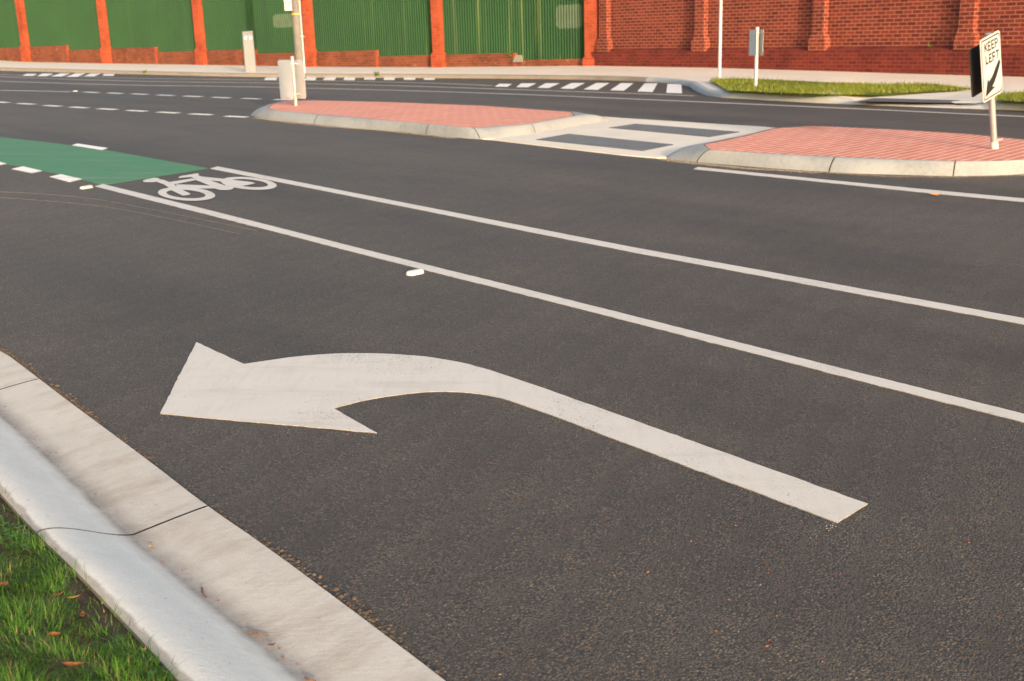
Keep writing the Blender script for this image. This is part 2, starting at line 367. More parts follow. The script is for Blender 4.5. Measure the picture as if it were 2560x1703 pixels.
# ------------------------------------------------------------------ near kerb and gutter (cast in lengths with open joints)
prof_v = np.r_[np.linspace(0, .44, 9), np.linspace(.47, .97, 17), [1.0]]
def prof(v):                                   # (fraction between edge/invert/back, height above ground)
    if v <= .44: return v/.44, None, .008 - .023*(v/.44)**1.2
    k = (v-.44)/.56
    z = -.015 + .085*(.5*(.5-.5*math.cos(math.pi*min(1, k**.95*1.1)))+.5*min(1, k*1.05))
    if k > .8: z -= .006*((k-.8)/.2)**2
    return None, k, z
jx = [at(513, 1267.7)[:2], at(100, 953)[:2]]
ju = sorted([E_u[np.argmin(((E_s-j)**2).sum(1))] for j in jx]); gap = ju[1]-ju[0]
joints = [ju[0]-gap*k for k in range(12, 0, -1)] + ju + [ju[1]+gap*k for k in range(1, 10)]
def kerb_strip(u0, u1, dz=0., ext=0):
    us = np.r_[u0, E_u[(E_u > u0+.01) & (E_u < u1-.01)], u1]
    V, F, UV = [], [], []
    for u in us:
        P = np.array([np.interp(u, E_u, E_s[:, k]) for k in (0, 1)]); N = np.array([np.interp(u, E_u, nor[:, k]) for k in (0, 1)])
        a, b = np.interp(u, E_u, wI), np.interp(u, E_u, wB)
        for v in prof_v:
            fa, fb, z = prof(v); d = fa*a if fa is not None else a+(b-a)*fb
            Q = P+N*d; V.append((Q[0], Q[1], T(Q[0], Q[1])+z+(dz*.12 if v > .5 and dz > -.01 else dz))); UV.append((u, v))
    m = len(prof_v)
    for i in range(len(us)-1):
        for j in range(m-1): F.append((i*m+j, i*m+j+1, (i+1)*m+j+1, (i+1)*m+j))
    n0 = len(V)
    for i in ():                   # end walls of each length
        ring = list(range(i*m, i*m+m)); base = len(V)
        for k in ring: V.append((V[k][0], V[k][1], V[k][2]-.12)); UV.append(UV[k])
        for j in range(m-1): F.append((ring[j], ring[j+1], base+j+1, base+j))
    for side in (0, m-1):
        base = len(V)
        for i in range(len(us)): k = i*m+side; V.append((V[k][0], V[k][1], V[k][2]-.12)); UV.append(UV[k])
        for i in range(len(us)-1): F.append((i*m+side, (i+1)*m+side, base+i+1, base+i))
    return V, F, UV
KV, KF, KU = [], [], []
for a, b in zip([E_u[0]]+joints, joints+[E_u[-1]]):
    if b-a < .3: continue
    V, F, U = kerb_strip(a+.0042, b-.0042); n = len(KV); KV += V; KU += U; KF += [tuple(i+n for i in f) for f in F]
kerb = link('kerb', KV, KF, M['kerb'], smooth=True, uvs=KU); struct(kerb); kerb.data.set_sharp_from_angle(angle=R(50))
V, F, U = kerb_strip(joints[8], joints[-8], -.0022)
struct(link('kerb_joint', V, F, None, smooth=True, mats=[M['joint'], M['grit']], midx=[1 if U[f[0]][1] > .52 else 0 for f in F]))
# soil of the verge
sel = (E_u > joints[6]) & (E_u < joints[-5])
V, F = [], []
off_v = [0, .03, .1, .25, .5, 1., 2., 4.]
for P, N, b in zip(E_s[sel][::2], nor[sel][::2], wB[sel][::2]):
    for o_ in off_v:
        Q = P+N*(b+o_-.004); V.append((Q[0], Q[1], T(*Q)+.063+.003*math.sin(Q[0]*31)*math.sin(Q[1]*27)-(.012 if o_ == 0 else 0)))
m = len(off_v); nn = len(V)//m
for i in range(nn-1):
    for j in range(m-1): F.append((i*m+j, i*m+j+1, (i+1)*m+j+1, (i+1)*m+j))
struct(link('verge_soil', V, F, M['soil'], smooth=True))
# ------------------------------------------------------------------ grass
def blades(name, P, Z, mat, lmin, lmax, w, lean=.6, seg=3):
    V, F, U = [], [], []
    for (x, y), z in zip(P, Z):
        cf = .5+.5*math.sin(x*21+3*math.sin(y*17))*math.sin(y*24+2*math.sin(x*13)); L = rng.uniform(lmin, lmax)*(.55+.75*cf); a = rng.uniform(-1.5, 1.5)+6*math.sin(x*6.+y*4.)+3*math.sin(y*11); ln = rng.uniform(.15, lean)*L; ww = w*rng.uniform(.6, 1.3); t = rng.uniform(0, 1)
        dx, dy = math.cos(a), math.sin(a); sx, sy = -dy*ww, dx*ww; b = len(V)
        for k in range(seg+1):
            q = k/seg; cx, cy, cz = x+dx*ln*q*q, y+dy*ln*q*q, z+L*q*(1-.25*q*ln/L); wk = (1-q)**.7
            if k == seg: V.append((cx, cy, cz)); U.append((t, 1.))
            else: V += [(cx-sx*wk, cy-sy*wk, cz), (cx+sx*wk, cy+sy*wk, cz)]; U += [(t, q), (t, q)]
        for k in range(seg-1): F.append((b+2*k, b+2*k+1, b+2*k+3, b+2*k+2))
        F.append((b+2*seg-2, b+2*seg-1, b+2*seg))
    return link(name, V, F, mat, uvs=U)
def bare(x, y):                                # bare earth patches beside the kerb
    return math.sin(x*7.3+1.2)*math.sin(y*6.1+.4)+.5*math.sin(x*17+y*13)
i0, i1 = sorted(int(np.argmin(((E_s-np.array(q))**2).sum(1))) for q in ((-2.0, 4.2), (-.05, 1.85)))
P, Z = [], []
while len(P) < 120000:
    i = rng.integers(i0, i1); o_ = rng.uniform(0, 1)*.85
    fr = .55 + .6*(bare(*E_s[i]) > .15)
    if o_ < .012+.03*(1+math.sin(E_u[i]*9.5+.6)) and rng.uniform() > .10: continue
    Q = E_s[i]+nor[i]*(wB[i]+o_)+rng.uniform(-.02, .02, 2)
    if bare(Q[0]*1.3, Q[1]*1.3) > 1.15 and rng.uniform() > .5: continue
    P.append(Q); Z.append(T(*Q)+.058)
struct(blades('lawn_grass', P, Z, M['grass'], .010, .046, .00095, 1.7), 'stuff')
# clover: three round leaflets on short stems
V, F, U = [], [], []
for _ in range(8000):
    i = rng.integers(i0, i1); o_ = rng.uniform(.03, .8)
    Q = E_s[i]+nor[i]*(wB[i]+o_)
    if math.sin(Q[0]*5.1+.7)*math.sin(Q[1]*4.3+2.) < .1: continue
    z = T(*Q)+.056+rng.uniform(.008, .036); t = rng.uniform(0, 1); a0 = rng.uniform(0, 6.28); r = rng.uniform(.0028, .005)
    for k in range(3):
        a = a0+k*2.094; cx, cy = Q[0]+math.cos(a)*r, Q[1]+math.sin(a)*r; b = len(V); tl = rng.uniform(-.3, .3)
        for j in range(7):
            aa = j/7*6.283; V.append((cx+math.cos(aa)*r*.95, cy+math.sin(aa)*r*.95, z+math.cos(aa)*r*tl)); U.append((t, .5))
        F.append(tuple(range(b, b+7)))
struct(link('clover', V, F, M['clover'], uvs=U), 'stuff')

# ------------------------------------------------------------------ road markings
def drape_poly(name, poly, mat, off=.003, thick=.006, dens=.0, jit=0., parent=None):
    """outline in world XY -> a thin slab following the ground"""
    poly = np.asarray(poly)
    Q, _ = resample(np.vstack([poly, poly[:1]]), dens or .25); Q = Q[:-1]
    if dens:
        keep = set()
        Q2 = []
        for a, b in zip(poly, np.roll(poly, -1, 0)):
            n = max(1, int(np.linalg.norm(b-a)/dens))
            for k in range(n):
                q = a+(b-a)*k/n
                Q2.append(q+(rng.normal(0, jit, 2) if k else 0))
        Q = np.array(Q2)
    else: Q = poly
    n = len(Q); ed = [(i, (i+1) % n) for i in range(n)]
    vo, eo, fo, ov, oe, of = delaunay_2d_cdt([Vector(q) for q in Q], [], [tuple(range(n))], 1, 1e-6)
    vo = np.array([(v.x, v.y) for v in vo]); z = T(vo[:, 0], vo[:, 1])
    V = [(x, y, zz+off) for (x, y), zz in zip(vo, z)]; F = []
    for f in fo:
        a, b, c = [vo[i] for i in f[:3]]
        cr = (b[0]-a[0])*(c[1]-a[1])-(b[1]-a[1])*(c[0]-a[0]); F.append(tuple(f) if cr > 0 else tuple(f)[::-1])
    cnt = {}
    for f in F:
        for a, b in zip(f, f[1:]+f[:1]): cnt[(a, b)] = 1
    bd = [(a, b) for (a, b) in cnt if (b, a) not in cnt]; m = len(V)
    V += [(x, y, zz+off-thick) for (x, y), zz in zip(vo, z)]
    nt = len(F); F += [(b, a, a+m, b+m) for a, b in bd]
    if mat in PAINTS: return link(name, V, F, None, parent, mats=[mat, M['edge']], midx=[0]*nt+[1]*len(bd))
    return link(name, V, F, mat, parent)
def ribbon(name, A, B, mat, step=.12, off=.003, jit=.0, parent=None):
    """strip between two world polylines"""
    A, _ = resample(A, .01); B, _ = resample(B, .01)
    L = np.linalg.norm(np.diff(A, axis=0), axis=1).sum(); n = max(2, int(L/step))
    ia = np.linspace(0, len(A)-1, n).astype(int); ib = np.linspace(0, len(B)-1, n).astype(int)
    A, B = A[ia, :2].copy(), B[ib, :2].copy()
    if jit:
        d = (B-A)/np.linalg.norm(B-A, axis=1)[:, None]
        A[1:-1] += d[1:-1]*rng.normal(0, jit*.6, n-2)[:, None]; B[1:-1] += d[1:-1]*rng.normal(0, jit, n-2)[:, None]
    V, F = [], []; cols = 3
    for a, b in zip(A, B):
        for k in (0, .5, 1): q = a+(b-a)*k; V.append((*q, T(*q)+off))
        for q in (a, b): V.append((*q, T(*q)-.003))
    for i in range(n-1):
        s_, t_ = i*5, i*5+5
        F += [(s_, s_+1, t_+1, t_), (s_+1, s_+2, t_+2, t_+1), (s_+3, s_, t_, t_+3), (s_+2, s_+4, t_+4, t_+2)]
    e = (n-1)*5; F += [(3, 4, 2, 1, 0), (e+3, e, e+1, e+2, e+4)]
    mi = [0, 0, 1, 1]*(n-1)+[1, 1]
    if mat in PAINTS: return link(name, V, F, None, parent, mats=[mat, M['edge']], midx=mi)
    return link(name, V, F, mat, parent)
def line2(name, top, bot, mat, step=.12, jit=0., off=.003):
    A, B = px(top), px(bot)                    # carried on past the frame in the same direction
    d = (A[-1]-A[-2])[:2]; d /= np.linalg.norm(d); e = np.array([*d, 0])*7
    return ribbon(name, A+[A[-1]+e], B+[B[-1]+e], mat, step, off, jit)
def offset_line(P, w):
    P = np.asarray(P)[:, :2]; t = np.gradient(P, axis=0); t /= np.linalg.norm(t, axis=1)[:, None]
    N = np.stack([-t[:, 1], t[:, 0]], 1); return P+N*w/2, P-N*w/2
def line1(name, pts, w, mat, step=.3, off=.003):
    P, _ = resample(smooth_line(np.array(px(pts))[:, :2], 1), .1); a, b = offset_line(P, w); return ribbon(name, a, b, mat, step, off)
arrow_px = [(400.4,1035.5),(490.7,857),(610.4,911.8),(648,906),(685.5,900.6),(736.4,893.5),(782,889.3),(825.5,886.3),(856,885),(889,884.8),(925,884.9),(958.2,885.7),(1001.5,887.9),(1060,892.4),(1111,900.2),(1145,906.2),(1174.6,912.6),(1228,927.8),(1289,948.2),(1380,979.5),
            (2169.4,1261.4),(2092.4,1309.1),(1380,1039.8),(1345,1027.5),(1314.6,1017.2),(1289,1008),(1253.5,996.6),(1212.8,988.4),(1174.6,983.3),(1142,981),(1111,980.2),(1085,980.5),(1060,981.6),(1028,984.5),(996.4,988.6),(964,993),(932.7,998),(905,1003.5),(881.8,1009.4),(834,1022.8),(943,1084.4),(838,1074),(609,1055)]
tag(drape_poly('turn_arrow', np.array(px(arrow_px))[:, :2], M['white'], .003, .006, .035, .0012), 'large white left turn arrow painted on the asphalt in the foreground', 'road marking')
Bt = [(257,461),(350,483.8),(500,520.5),(700,571),(900,622),(1300,720.6),(1500,770.4),(1700,820.6),(2160,936.5),(2560,1036.5),(2900,1124)]
Bb = [(237,466.5),(350,495.2),(500,532.8),(700,583.5),(900,635.5),(1300,735.6),(1500,786.4),(1700,837.6),(2160,956),(2560,1058),(2900,1147)]
At = [(543.9,416.8),(800,466.5),(1050,515.5),(1300,564.2),(1583,619.2),(1900,676.5),(2160,724.5),(2560,796.9),(2900,859)]
Ab = [(525,422.3),(800,476),(1050,525.6),(1300,576.2),(1583,632),(1900,690.4),(2160,739),(2560,812.5),(2900,877)]
tag(line2('lane_line', Bt, Bb, M['white'], .03, .0022), 'long white line between turn lane and bicycle lane, passing the near raised marker', 'road marking')
tag(line2('lane_line', At, Ab, M['white'], .05, .0016), 'long white line on the far side of the bicycle lane, from the green tip', 'road marking')
tag(line2('lane_line', [(1745,418.2),(2069,450.5),(2300,473),(2560,497),(2900,527)], [(1733.7,423.6),(2069,457.5),(2300,481.5),(2560,506),(2900,538)], M['white'], .05, .003), 'white edge line beside the brick island that carries the KEEP LEFT sign', 'road marking')
f2 = [(-200,194),(0,203.3),(300,212.8),(560,215.9),(900,223.5),(1200,232.2),(1600,248.4),(2100,270.4),(2560,291.7),(2900,307)]
f1 = [(-200,182),(0,192),(300,202.8),(560,206.4),(761,208.7),(1000,214.5),(1200,221.3),(1648,236.2),(1735,240)]
tag(line1('lane_line', f2, .10, M['old']), 'dull white line along the far carriageway, the nearer of its pair behind the islands', 'road marking')
tag(line1('lane_line', f1, .10, M['old']), 'dull white line along the far carriageway, ending where the concrete kerb builds out', 'road marking')
tag(line1('lane_line', [(-200,176),(0,186.6),(150,190.5),(300,195.2),(560,199),(800,202),(967,205.3),(1100,208.5),(1230,214.5)], .09, M['old']), 'faint white line closest to the far kerb, below the hatched stripes', 'road marking')
tag(line1('lane_line', [(-200,222.5),(0,226.1),(90,227.9),(176.5,230)], .10, M['white']), 'short white line at the left edge, ending where the upper dashes begin', 'road marking')
# dashes: rectangles laid along each row
ORD = ['first', 'second', 'third', 'fourth', 'fifth', 'sixth', 'seventh', 'eighth', 'ninth', 'tenth', 'eleventh', 'twelfth']
def rect_on(p0, p1, w): 
    a, b = np.array(at(*p0))[:2], np.array(at(*p1))[:2]; t = (b-a)/np.linalg.norm(b-a); n = np.array([-t[1], t[0]])*w/2
    return [a-n, b-n, b+n, a+n]
rowU = [(208.5,248.4,231.2),(267.4,308.2,233.4),(328,370.6,235.8),(391.8,435.8,238.6),(458.9,505.6,241.4),(530,577,244.3),(604,653.7,247.2),(683.5,736,249.8)]
for k, (x0, x1, y) in enumerate(rowU):
    tag(drape_poly('lane_dash', rect_on((x0+3, y-.8), (x1-3, y+.8), .155), M['bright']), f'small white dash, {ORD[k]} from the left in the upper dashed row', 'road marking', 'dashes of the upper dashed row')
rowL = [(-22,24.4,255.8),(42.9,88.2,260),(108,154.8,265),(173.8,222,269),(242.5,294,273.2),(315,369.3,277.5),(391.5,449.4,281.8),(472,533.5,286.2),(560,621.8,292)]
for k, (x0, x1, y) in enumerate(rowL):
    tag(drape_poly('lane_dash', rect_on((x0+5, y-1.2), (x1-5, y+1.2), .15), M['bright']), f'small white dash, {ORD[k]} from the left in the lower dashed row', 'road marking', 'dashes of the lower dashed row')
tag(drape_poly('green_lane_paint', np.array(px([(-260,318),(-120,330),(0,343.5),(145,359.7),(267.6,376.4),(403,400.5),(520,421.4),(271,461),(242,459.3),(129,432),(16,410.6),(-120,384),(-260,360)]))[:, :2], M['green'], .003, .006, .2), 'green painted stretch of the bicycle lane at the left', 'road marking')
for q, lab in (([(179,364.5),(194,360.3),(269,371.6),(255,376.6)], 'white dash on the upper edge of the green bicycle lane paint'),
               ([(29,424),(58,417.5),(105,428.8),(79,434)], 'white block dash on the lower edge of the green paint, second from its corner'),
               ([(124,443.5),(152,437.3),(205,449.3),(173,456.6)], 'white block dash on the lower edge of the green paint, nearest its corner'),
               ([(-50,408),(-22,401.8),(16.5,410.6),(-8,415.6)], 'white block dash cut by the left photo edge, below the green paint')):
    tag(drape_poly('lane_dash', np.array(px(q))[:, :2], M['bright'], .0065, .009), lab, 'road marking', 'block dashes along the green lane')
# bicycle symbol
def z1(l): return [(200+x/7.857, 400+y/7.857) for x, y in l]
def z2(l): return [(500+x/7.857, 400+y/7.857) for x, y in l]
def ell(c, a, by, n=40): return [(c[0]+a[0]*math.cos(t), c[1]+a[1]*math.cos(t)+by*math.sin(t)) for t in np.linspace(0, 2*math.pi, n, endpoint=False)]
polys = []
for (c, a, by), (c2, a2, by2) in ((((466.5,486.5),(71.75,3.85),16.7), ((465,486.7),(49,3.4),10.2)), (((622,460),(70,5.5),15.3), ((622,459.5),(48,4.2),9.4))):
    o_, i_ = ell(c, a, by), ell(c2, a2, by2)
    for k in range(40): polys.append([o_[k], o_[(k+1) % 40], i_[(k+1) % 40], i_[k]])
polys += [z1([(1230,420),(1300,393),(1470,360),(1540,368),(1570,398),(1530,430),(1450,449),(1270,449)]),
          z1([(1460,385),(1640,402),(1760,448),(1850,490),(1910,545),(1760,562),(1650,492),(1515,446)]),
          z1([(1932,350),(1990,325),(2310,273),(2342,290),(2315,318),(2200,345),(2050,357),(1950,368)]),
          z1([(1760,445),(2210,373),(2300,402),(1850,492)]), z1([(1890,490),(2357,506),(2357,572),(1900,548)]) ,
          z2([(-10,506),(290,518),(300,572),(-10,574)]),
          z1([(2190,350),(2300,310),(2420,345),(2357,425),(2290,400)]),
          z2([(-60,330),(20,338),(90,352),(200,412),(300,447),(520,522),(500,560),(230,528),(0,437),(-80,410)]),
          z2([(0,335),(460,380),(520,392),(500,428),(410,436),(120,402)]),
          z2([(430,390),(640,402),(880,430),(1000,443),(1088,468),(1000,492),(880,515),(820,524),(680,520),(560,480)]),
          z2([(280,535),(310,578),(400,602),(540,604),(630,588),(672,552),(820,515),(700,478),(600,468),(480,512),(430,500)]),
          z1([(1800,560),(1910,555),(2060,620),(2172,676),(2150,697),(2020,714),(1950,680),(1805,612)])]
pv, pf = [], []
for q in polys:
    w = np.array(px(q))[:, :2]
    if sum(w[i-1][0]*w[i][1]-w[i][0]*w[i-1][1] for i in range(len(w))) < 0: w = w[::-1]
    pf.append(tuple(range(len(pv), len(pv)+len(w)))); pv += [Vector(x) for x in w]
vo, eo, fo, ov, oe, of_ = delaunay_2d_cdt(pv, [], pf, 0, 1e-5)
fo = [f for f, o in zip(fo, of_) if len(o)]
tag(link('bicycle_symbol', [(v.x, v.y, T(v.x, v.y)+.005) for v in vo], [tuple(f) for f in fo], M['white']), 'white bicycle symbol painted in the bicycle lane beside the green paint', 'road marking')
# hatched stripes by the far kerb
def stripes(lst, where, start):
    for k, q in enumerate(lst):
        tag(drape_poly('hatch_stripe', np.array(px(q))[:, :2], M['bright'], .006, .008), f'white stripe, {ORD[k]} from left {where}', 'road marking', start)
c6 = lambda l: [(x/6.533, y/6.533) for x, y in l]
stripes([c6([(365,1240),(545,1242),(610,1212),(430,1210)]), c6([(610,1246),(770,1247),(870,1206),(690,1205)]), c6([(835,1251),(1010,1253),(1150,1202),(985,1203)]), c6([(1085,1257),(1260,1259),(1400,1201),(1235,1203)]),
         c6([(1375,1247),(1545,1250),(1645,1206),(1480,1206)]), c6([(1675,1238),(1850,1241),(1875,1213),(1700,1213)])], 'in the group left of the bollard', 'hatching left of the bollard')
b6 = lambda l: [(560+x/3.683, y/3.683) for x, y in l]
stripes([b6([(368,739),(480,740),(492,717),(385,717)]), b6([(738,738),(838,740),(856,714),(765,714)]), b6([(910,738),(1020,740),(1032,714),(935,714)]), b6([(1100,738),(1203,740),(1212,715),(1110,714)]),
         b6([(1288,735),(1390,737),(1397,716),(1295,715)]), b6([(1470,738),(1568,739),(1576,718),(1476,718)]), b6([(1655,736),(1758,737),(1764,720),(1658,720)]), b6([(1838,736),(1938,737),(1944,722),(1842,722)])], 'in the row around the utility pole', 'hatching beyond the left island')
d6 = lambda l: [(1100+x/3.683, y/3.683) for x, y in l]
stripes([d6([(505,799),(622,801),(660,776),(548,774)]), d6([(703,804),(810,806),(888,770),(748,770)]), d6([(897,810),(1000,813),(1104,769),(974,769)]), d6([(1107,817),(1225,821),(1333,767),(1210,767)]), d6([(1322,826),(1452,830),(1558,767),(1440,767)]),
         d6([(1567,833),(1692,838),(1783,768),(1665,768)]), d6([(1818,844),(1957,851),(2002,770),(1885,770)]), d6([(2083,857),(2228,862),(2222,780),(2095,776)])], 'in the bold zebra hatching', 'bold zebra hatching')
# scuff lines
for P, lab in (([(-120,478),(0,479),(140,487),(260,500),(395,527),(520,552),(640,577)], 'thin pale curved tyre scuff at the left, the upper of two'), ([(-120,493),(0,493),(150,505),(260,516),(350,532),(470,556),(600,586)], 'thin pale curved tyre scuff at the left, the lower of two')):
    tag(line1('tyre_scuff', P, .011, M['mark'], .1, .0025), lab, 'scuff mark')
# raised pavement markers
def rpm(p0, p1, w, hgt, lab):
    a, b = at(*p0), at(*p1); c = (a+b)/2; t = (b-a)[:2]; L = np.linalg.norm(t); ang = math.atan2(t[1], t[0])
    r = thing('road_marker', lab, 'road marker', (c[0], c[1], T(c[0], c[1])), 'raised white road markers'); r.rotation_euler = (0, 0, ang)
    n = 10; pl = [(L/2-w/2+w/2*math.cos(t_), w/2*math.sin(t_)) for t_ in np.linspace(-math.pi/2, math.pi/2, n)] + [(-L/2+w/2+w/2*math.cos(t_), w/2*math.sin(t_)) for t_ in np.linspace(math.pi/2, 1.5*math.pi, n)]
    m = MB(); k = len(pl); v = [(x, y, -.004) for x, y in pl]+[(x, y, hgt*.55) for x, y in pl]+[(x*.92, y*.68, hgt*.92) for x, y in pl]+[(x*.88, y*.5, hgt) for x, y in pl]
    f = [tuple(range(3*k, 4*k))]
    for ring in range(3): f += [(ring*k+i, ring*k+(i+1) % k, ring*k+k+(i+1) % k, ring*k+k+i) for i in range(k)]
    m.add(v, f).build('marker_body', M['marker'], r, True)
    MB().tube((-L/2+.016, -w*.24, hgt*.55), (-L/2+.010, -w*.30, hgt*.56), .005, .005, 10).build('screw', M['twig'], r)
    return r
rpm((1018, 689), (1057, 681), .055, .022, 'raised white road marker beside the lane line, nearest the camera')
rpm((202, 473), (230, 468.5), .055, .02, 'raised white road marker just below the corner of the green paint')
rpm((182, 229), (194, 229.2), .08, .02, 'tiny raised white road marker at the end of the short line on the far left')

# ------------------------------------------------------------------ traffic islands
def island(name, lab, pairs, joints_at, hk=.13):
    inn = np.array([at(*p[0], hk)[:2] if not isinstance(p[0], np.ndarray) else p[0] for p in pairs]); n = len(inn); cen = inn.mean(0)
    out = []
    for i, p in enumerate(pairs):
        if isinstance(p[1], tuple): out.append(at(*p[1])[:2])
        else:
            t = inn[(i+1) % n]-inn[i-1]; N = np.array([t[1], -t[0]])/np.linalg.norm(t)
            if N @ (inn[i]-cen) < 0: N = -N
            out.append(inn[i]+N*p[1])
    out = np.array(out)
    def dense(P, Q):
        A, B, J = [], [], []
        for i in range(n):
            a, b, c, d = P[i], P[(i+1) % n], Q[i], Q[(i+1) % n]
            m = max(2, int(max(np.linalg.norm(b-a), np.linalg.norm(d-c))/.06))
            for k in range(m): A.append(a+(b-a)*k/m); B.append(c+(d-c)*k/m); J.append(i+k/m)
        A, B = np.array(A), np.array(B)
        for _ in range(2):
            A = .5*A+.25*(np.roll(A, 1, 0)+np.roll(A, -1, 0)); B = .5*B+.25*(np.roll(B, 1, 0)+np.roll(B, -1, 0))
        return A, B, np.array(J)
    I_, O_, J = dense(inn, out)
    c0 = (*cen, T(*cen)); r = thing(name, lab, 'traffic island', c0)
    vs = [0, .04, .12, .25, .4, .55, .7, .82, .92, 1.0]
    def zf(v): return hk*min(1, (1-(1-min(1, v/.86))**2.0))
    def loft(dz, skip):
        V, F = [], []; N = len(I_); m = len(vs)
        for a, b in zip(O_, I_):
            for v in vs:
                q = a+(b-a)*v; V.append((q[0]-c0[0], q[1]-c0[1], T(*q)+(zf(v) if v else -.03)+dz-c0[2]))
        for i in range(N):
            if i in skip: continue
            for j in range(m-1): F.append((i*m+j, ((i+1) % N)*m+j, ((i+1) % N)*m+j+1, i*m+j+1))
        return V, F
    sk = set()
    for j in joints_at: sk.add(int(np.argmin(abs(J-j))))
    # narrow the skipped cells to thin slots
    for i in sorted(sk):
        k = (i+1) % len(I_)
        for A in (I_, O_):
            mid = (A[i]+A[k])/2; d = (A[k]-A[i])/np.linalg.norm(A[k]-A[i]); A[i] = mid-d*.006; A[k] = mid+d*.006
    V, F = loft(0, sk); k = link('island_kerb', V, F, M['conc'], r, True)
    V, F = loft(-.014, set()); link('joint_filler', V, F, M['joint'], r, True)
    N = len(I_); cz = .012
    vo, eo, fo, *_ = delaunay_2d_cdt([Vector(q) for q in I_], [], [tuple(range(N))], 1, 1e-6)
    vv = [(v.x-c0[0], v.y-c0[1], T(v.x, v.y)+hk-.004-c0[2]) for v in vo]
    link('brick_paving', vv, [tuple(f) for f in fo], M['paver'], r)
    # gritty seam between paving and kerb
    A = I_; B = I_+(cen-I_)*(.014/np.linalg.norm(cen-I_, axis=1))[:, None]; V = []
    for a, b in zip(A, B): V += [(a[0]-c0[0], a[1]-c0[1], T(*a)+hk-.001-c0[2]), (b[0]-c0[0], b[1]-c0[1], T(*b)+hk-.001-c0[2])]
    link('paving_edge', V, [(2*i, 2*((i+1) % N), 2*((i+1) % N)+1, 2*i+1) for i in range(N)], M['mud'], r)
    return r
left_pairs = [((668,269),(623.8,288.3)),((676,273),(640,293.5)),((689,275.8),(671,298.7)),((770,283),(748.5,307.6)),((867,291.3),(855,318)),((1015.8,304.6),(1000,329.5)),((1110,313.5),(1100,340.3)),((1158.4,318),(1175,347.3)),((1194,318.6),(1226.7,350.5)),((1310,310.6),.09),
              ((1425,291.3),.11),((1437.6,288.5),(1538.6,301.5)),((1428.7,279.6),.26),((1400,277.5),.15),((1200,263.4),.14),((967,254.7),.14),((777,250.3),.14),((706.6,252.5),.15),((680,261),.2)]
island('traffic_island', 'left traffic island of pink brick paving with a pale concrete kerb and a blank sign', left_pairs, [3.3, 5.6, 7.5, 9.1])
right_pairs = [((1757,361.5),(1653.7,395.6)),((1774.7,375.1),(1733.7,405)),((1952,385),(1920,420.5)),((2147,394.7),(2130,434)),((2381.6,402.5),(2373.8,440.7)),((2498.7,402.5),(2500,439.5)),((2560,399),(2590,433)),((2700,383),(2740,412)),
               ((2790,368),.2),((2700,356),.14),((2560,348.5),.13),((2420.6,334.2),.13),((2225,322.5),.13),((2030,313.9),.16),((1936.6,320.5),.13),((1858.6,340),.12)]
island('traffic_island', 'right traffic island of pink brick paving carrying the KEEP LEFT sign', right_pairs, [1.0, 2.7, 4.02])
# crossing slab between the islands
slab = thing('crossing_slab', 'pale concrete crossing slab with two charcoal tactile pads between the islands', 'crossing', at(1500, 345))
c0 = at(1500, 345)
o = drape_poly('slab', np.array(px([(1190,348),(1229.7,350.7),(1378,368.5),(1556,389.3),(1645,396.9),(1700,395),(1760,370),(1860,340),(1945,322.5),(1900,318.5),(1705,306.5),(1560,297.5),(1500,293),(1440,305),(1330,325)]))[:, :2], M['slab'], .012, .04, .3)
def adopt(o, p): o.parent = p; o.matrix_parent_inverse = Matrix.Translation(-Vector(p.location))
adopt(o, slab)
def pad(q, lab):
    P = np.array(px(q, .012))[:, :2]; V, F = [], []
    o = drape_poly('tactile_pad', P, M['tact'], .018, .012); adopt(o, slab)
    a, b, d = P[0], P[1], P[3]; m = MB(); nu, nv = int(np.linalg.norm(b-a)/.055), int(np.linalg.norm(d-a)/.055)
    for i in range(nu):
        for j in range(nv):
            u, v = (i+.5)/nu, (j+.5)/nv
            q = a*(1-u)*(1-v)+b*u*(1-v)+P[2]*u*v+d*(1-u)*v; z = T(*q)+.0175
            n = 6; V = [(q[0]+.015*math.cos(k*6.283/n), q[1]+.015*math.sin(k*6.283/n), z) for k in range(n)]+[(q[0]+.009*math.cos(k*6.283/n), q[1]+.009*math.sin(k*6.283/n), z+.006) for k in range(n)]
            m.add(V, [tuple(range(n, 2*n))]+[(k, (k+1) % n, n+(k+1) % n, n+k) for k in range(n)])
    st = m.build('tactile_stud', M['tact'], o); st['kind'] = 'stuff'
pad([(1339.6,350),(1421.3,335.8),(1684,362.6),(1607,378)], '')
pad([(1522,320.4),(1589,310.6),(1850.4,330.8),(1773,343.3)], '')

# ------------------------------------------------------------------ far kerb, footpath, verges
kl = np.array(px([(0,177),(150,181),(300,185),(470,189.5),(640,193),(870,194.5),(1100,195.4),(1423,198.5),(1610,203.8),(1719,212.5),(1737,228),(1774.7,242.9),(1900,250),(2060,259),(2374,270.5),(2560,276.8)]))[:, :2]
d0 = (kl[0]-kl[2])/np.linalg.norm(kl[0]-kl[2]); d1 = (kl[-1]-kl[-3])/np.linalg.norm(kl[-1]-kl[-3])
kl = np.vstack([kl[0]+d0*25, kl, kl[-1]+d1*14])
ks, ku = resample(smooth_line(kl, 1), .25)
kt = np.gradient(ks, axis=0); kt /= np.linalg.norm(kt, axis=1)[:, None]; kn = np.stack([-kt[:, 1], kt[:, 0]], 1)
if kn[len(kn)//2][1] < 0: kn = -kn
pr = [(-.002, -.3), (0, .17), (.02, .75), (.05, .93), (.09, 1.), (.16, 1.03)]
kx = [at(q, r_)[0] for q, r_ in ((2085, 260), (2165, 263), (2400, 271), (2490, 274))]
kh = lambda P: .115*np.interp(P[0], kx, [1, .22, .22, 1]) if P[1] < 21 else .10
V, F = [], []
for P, N in zip(ks, kn):
    for d, z in pr: Q = P+N*d; V.append((*Q, T(*P)+z*kh(P)))
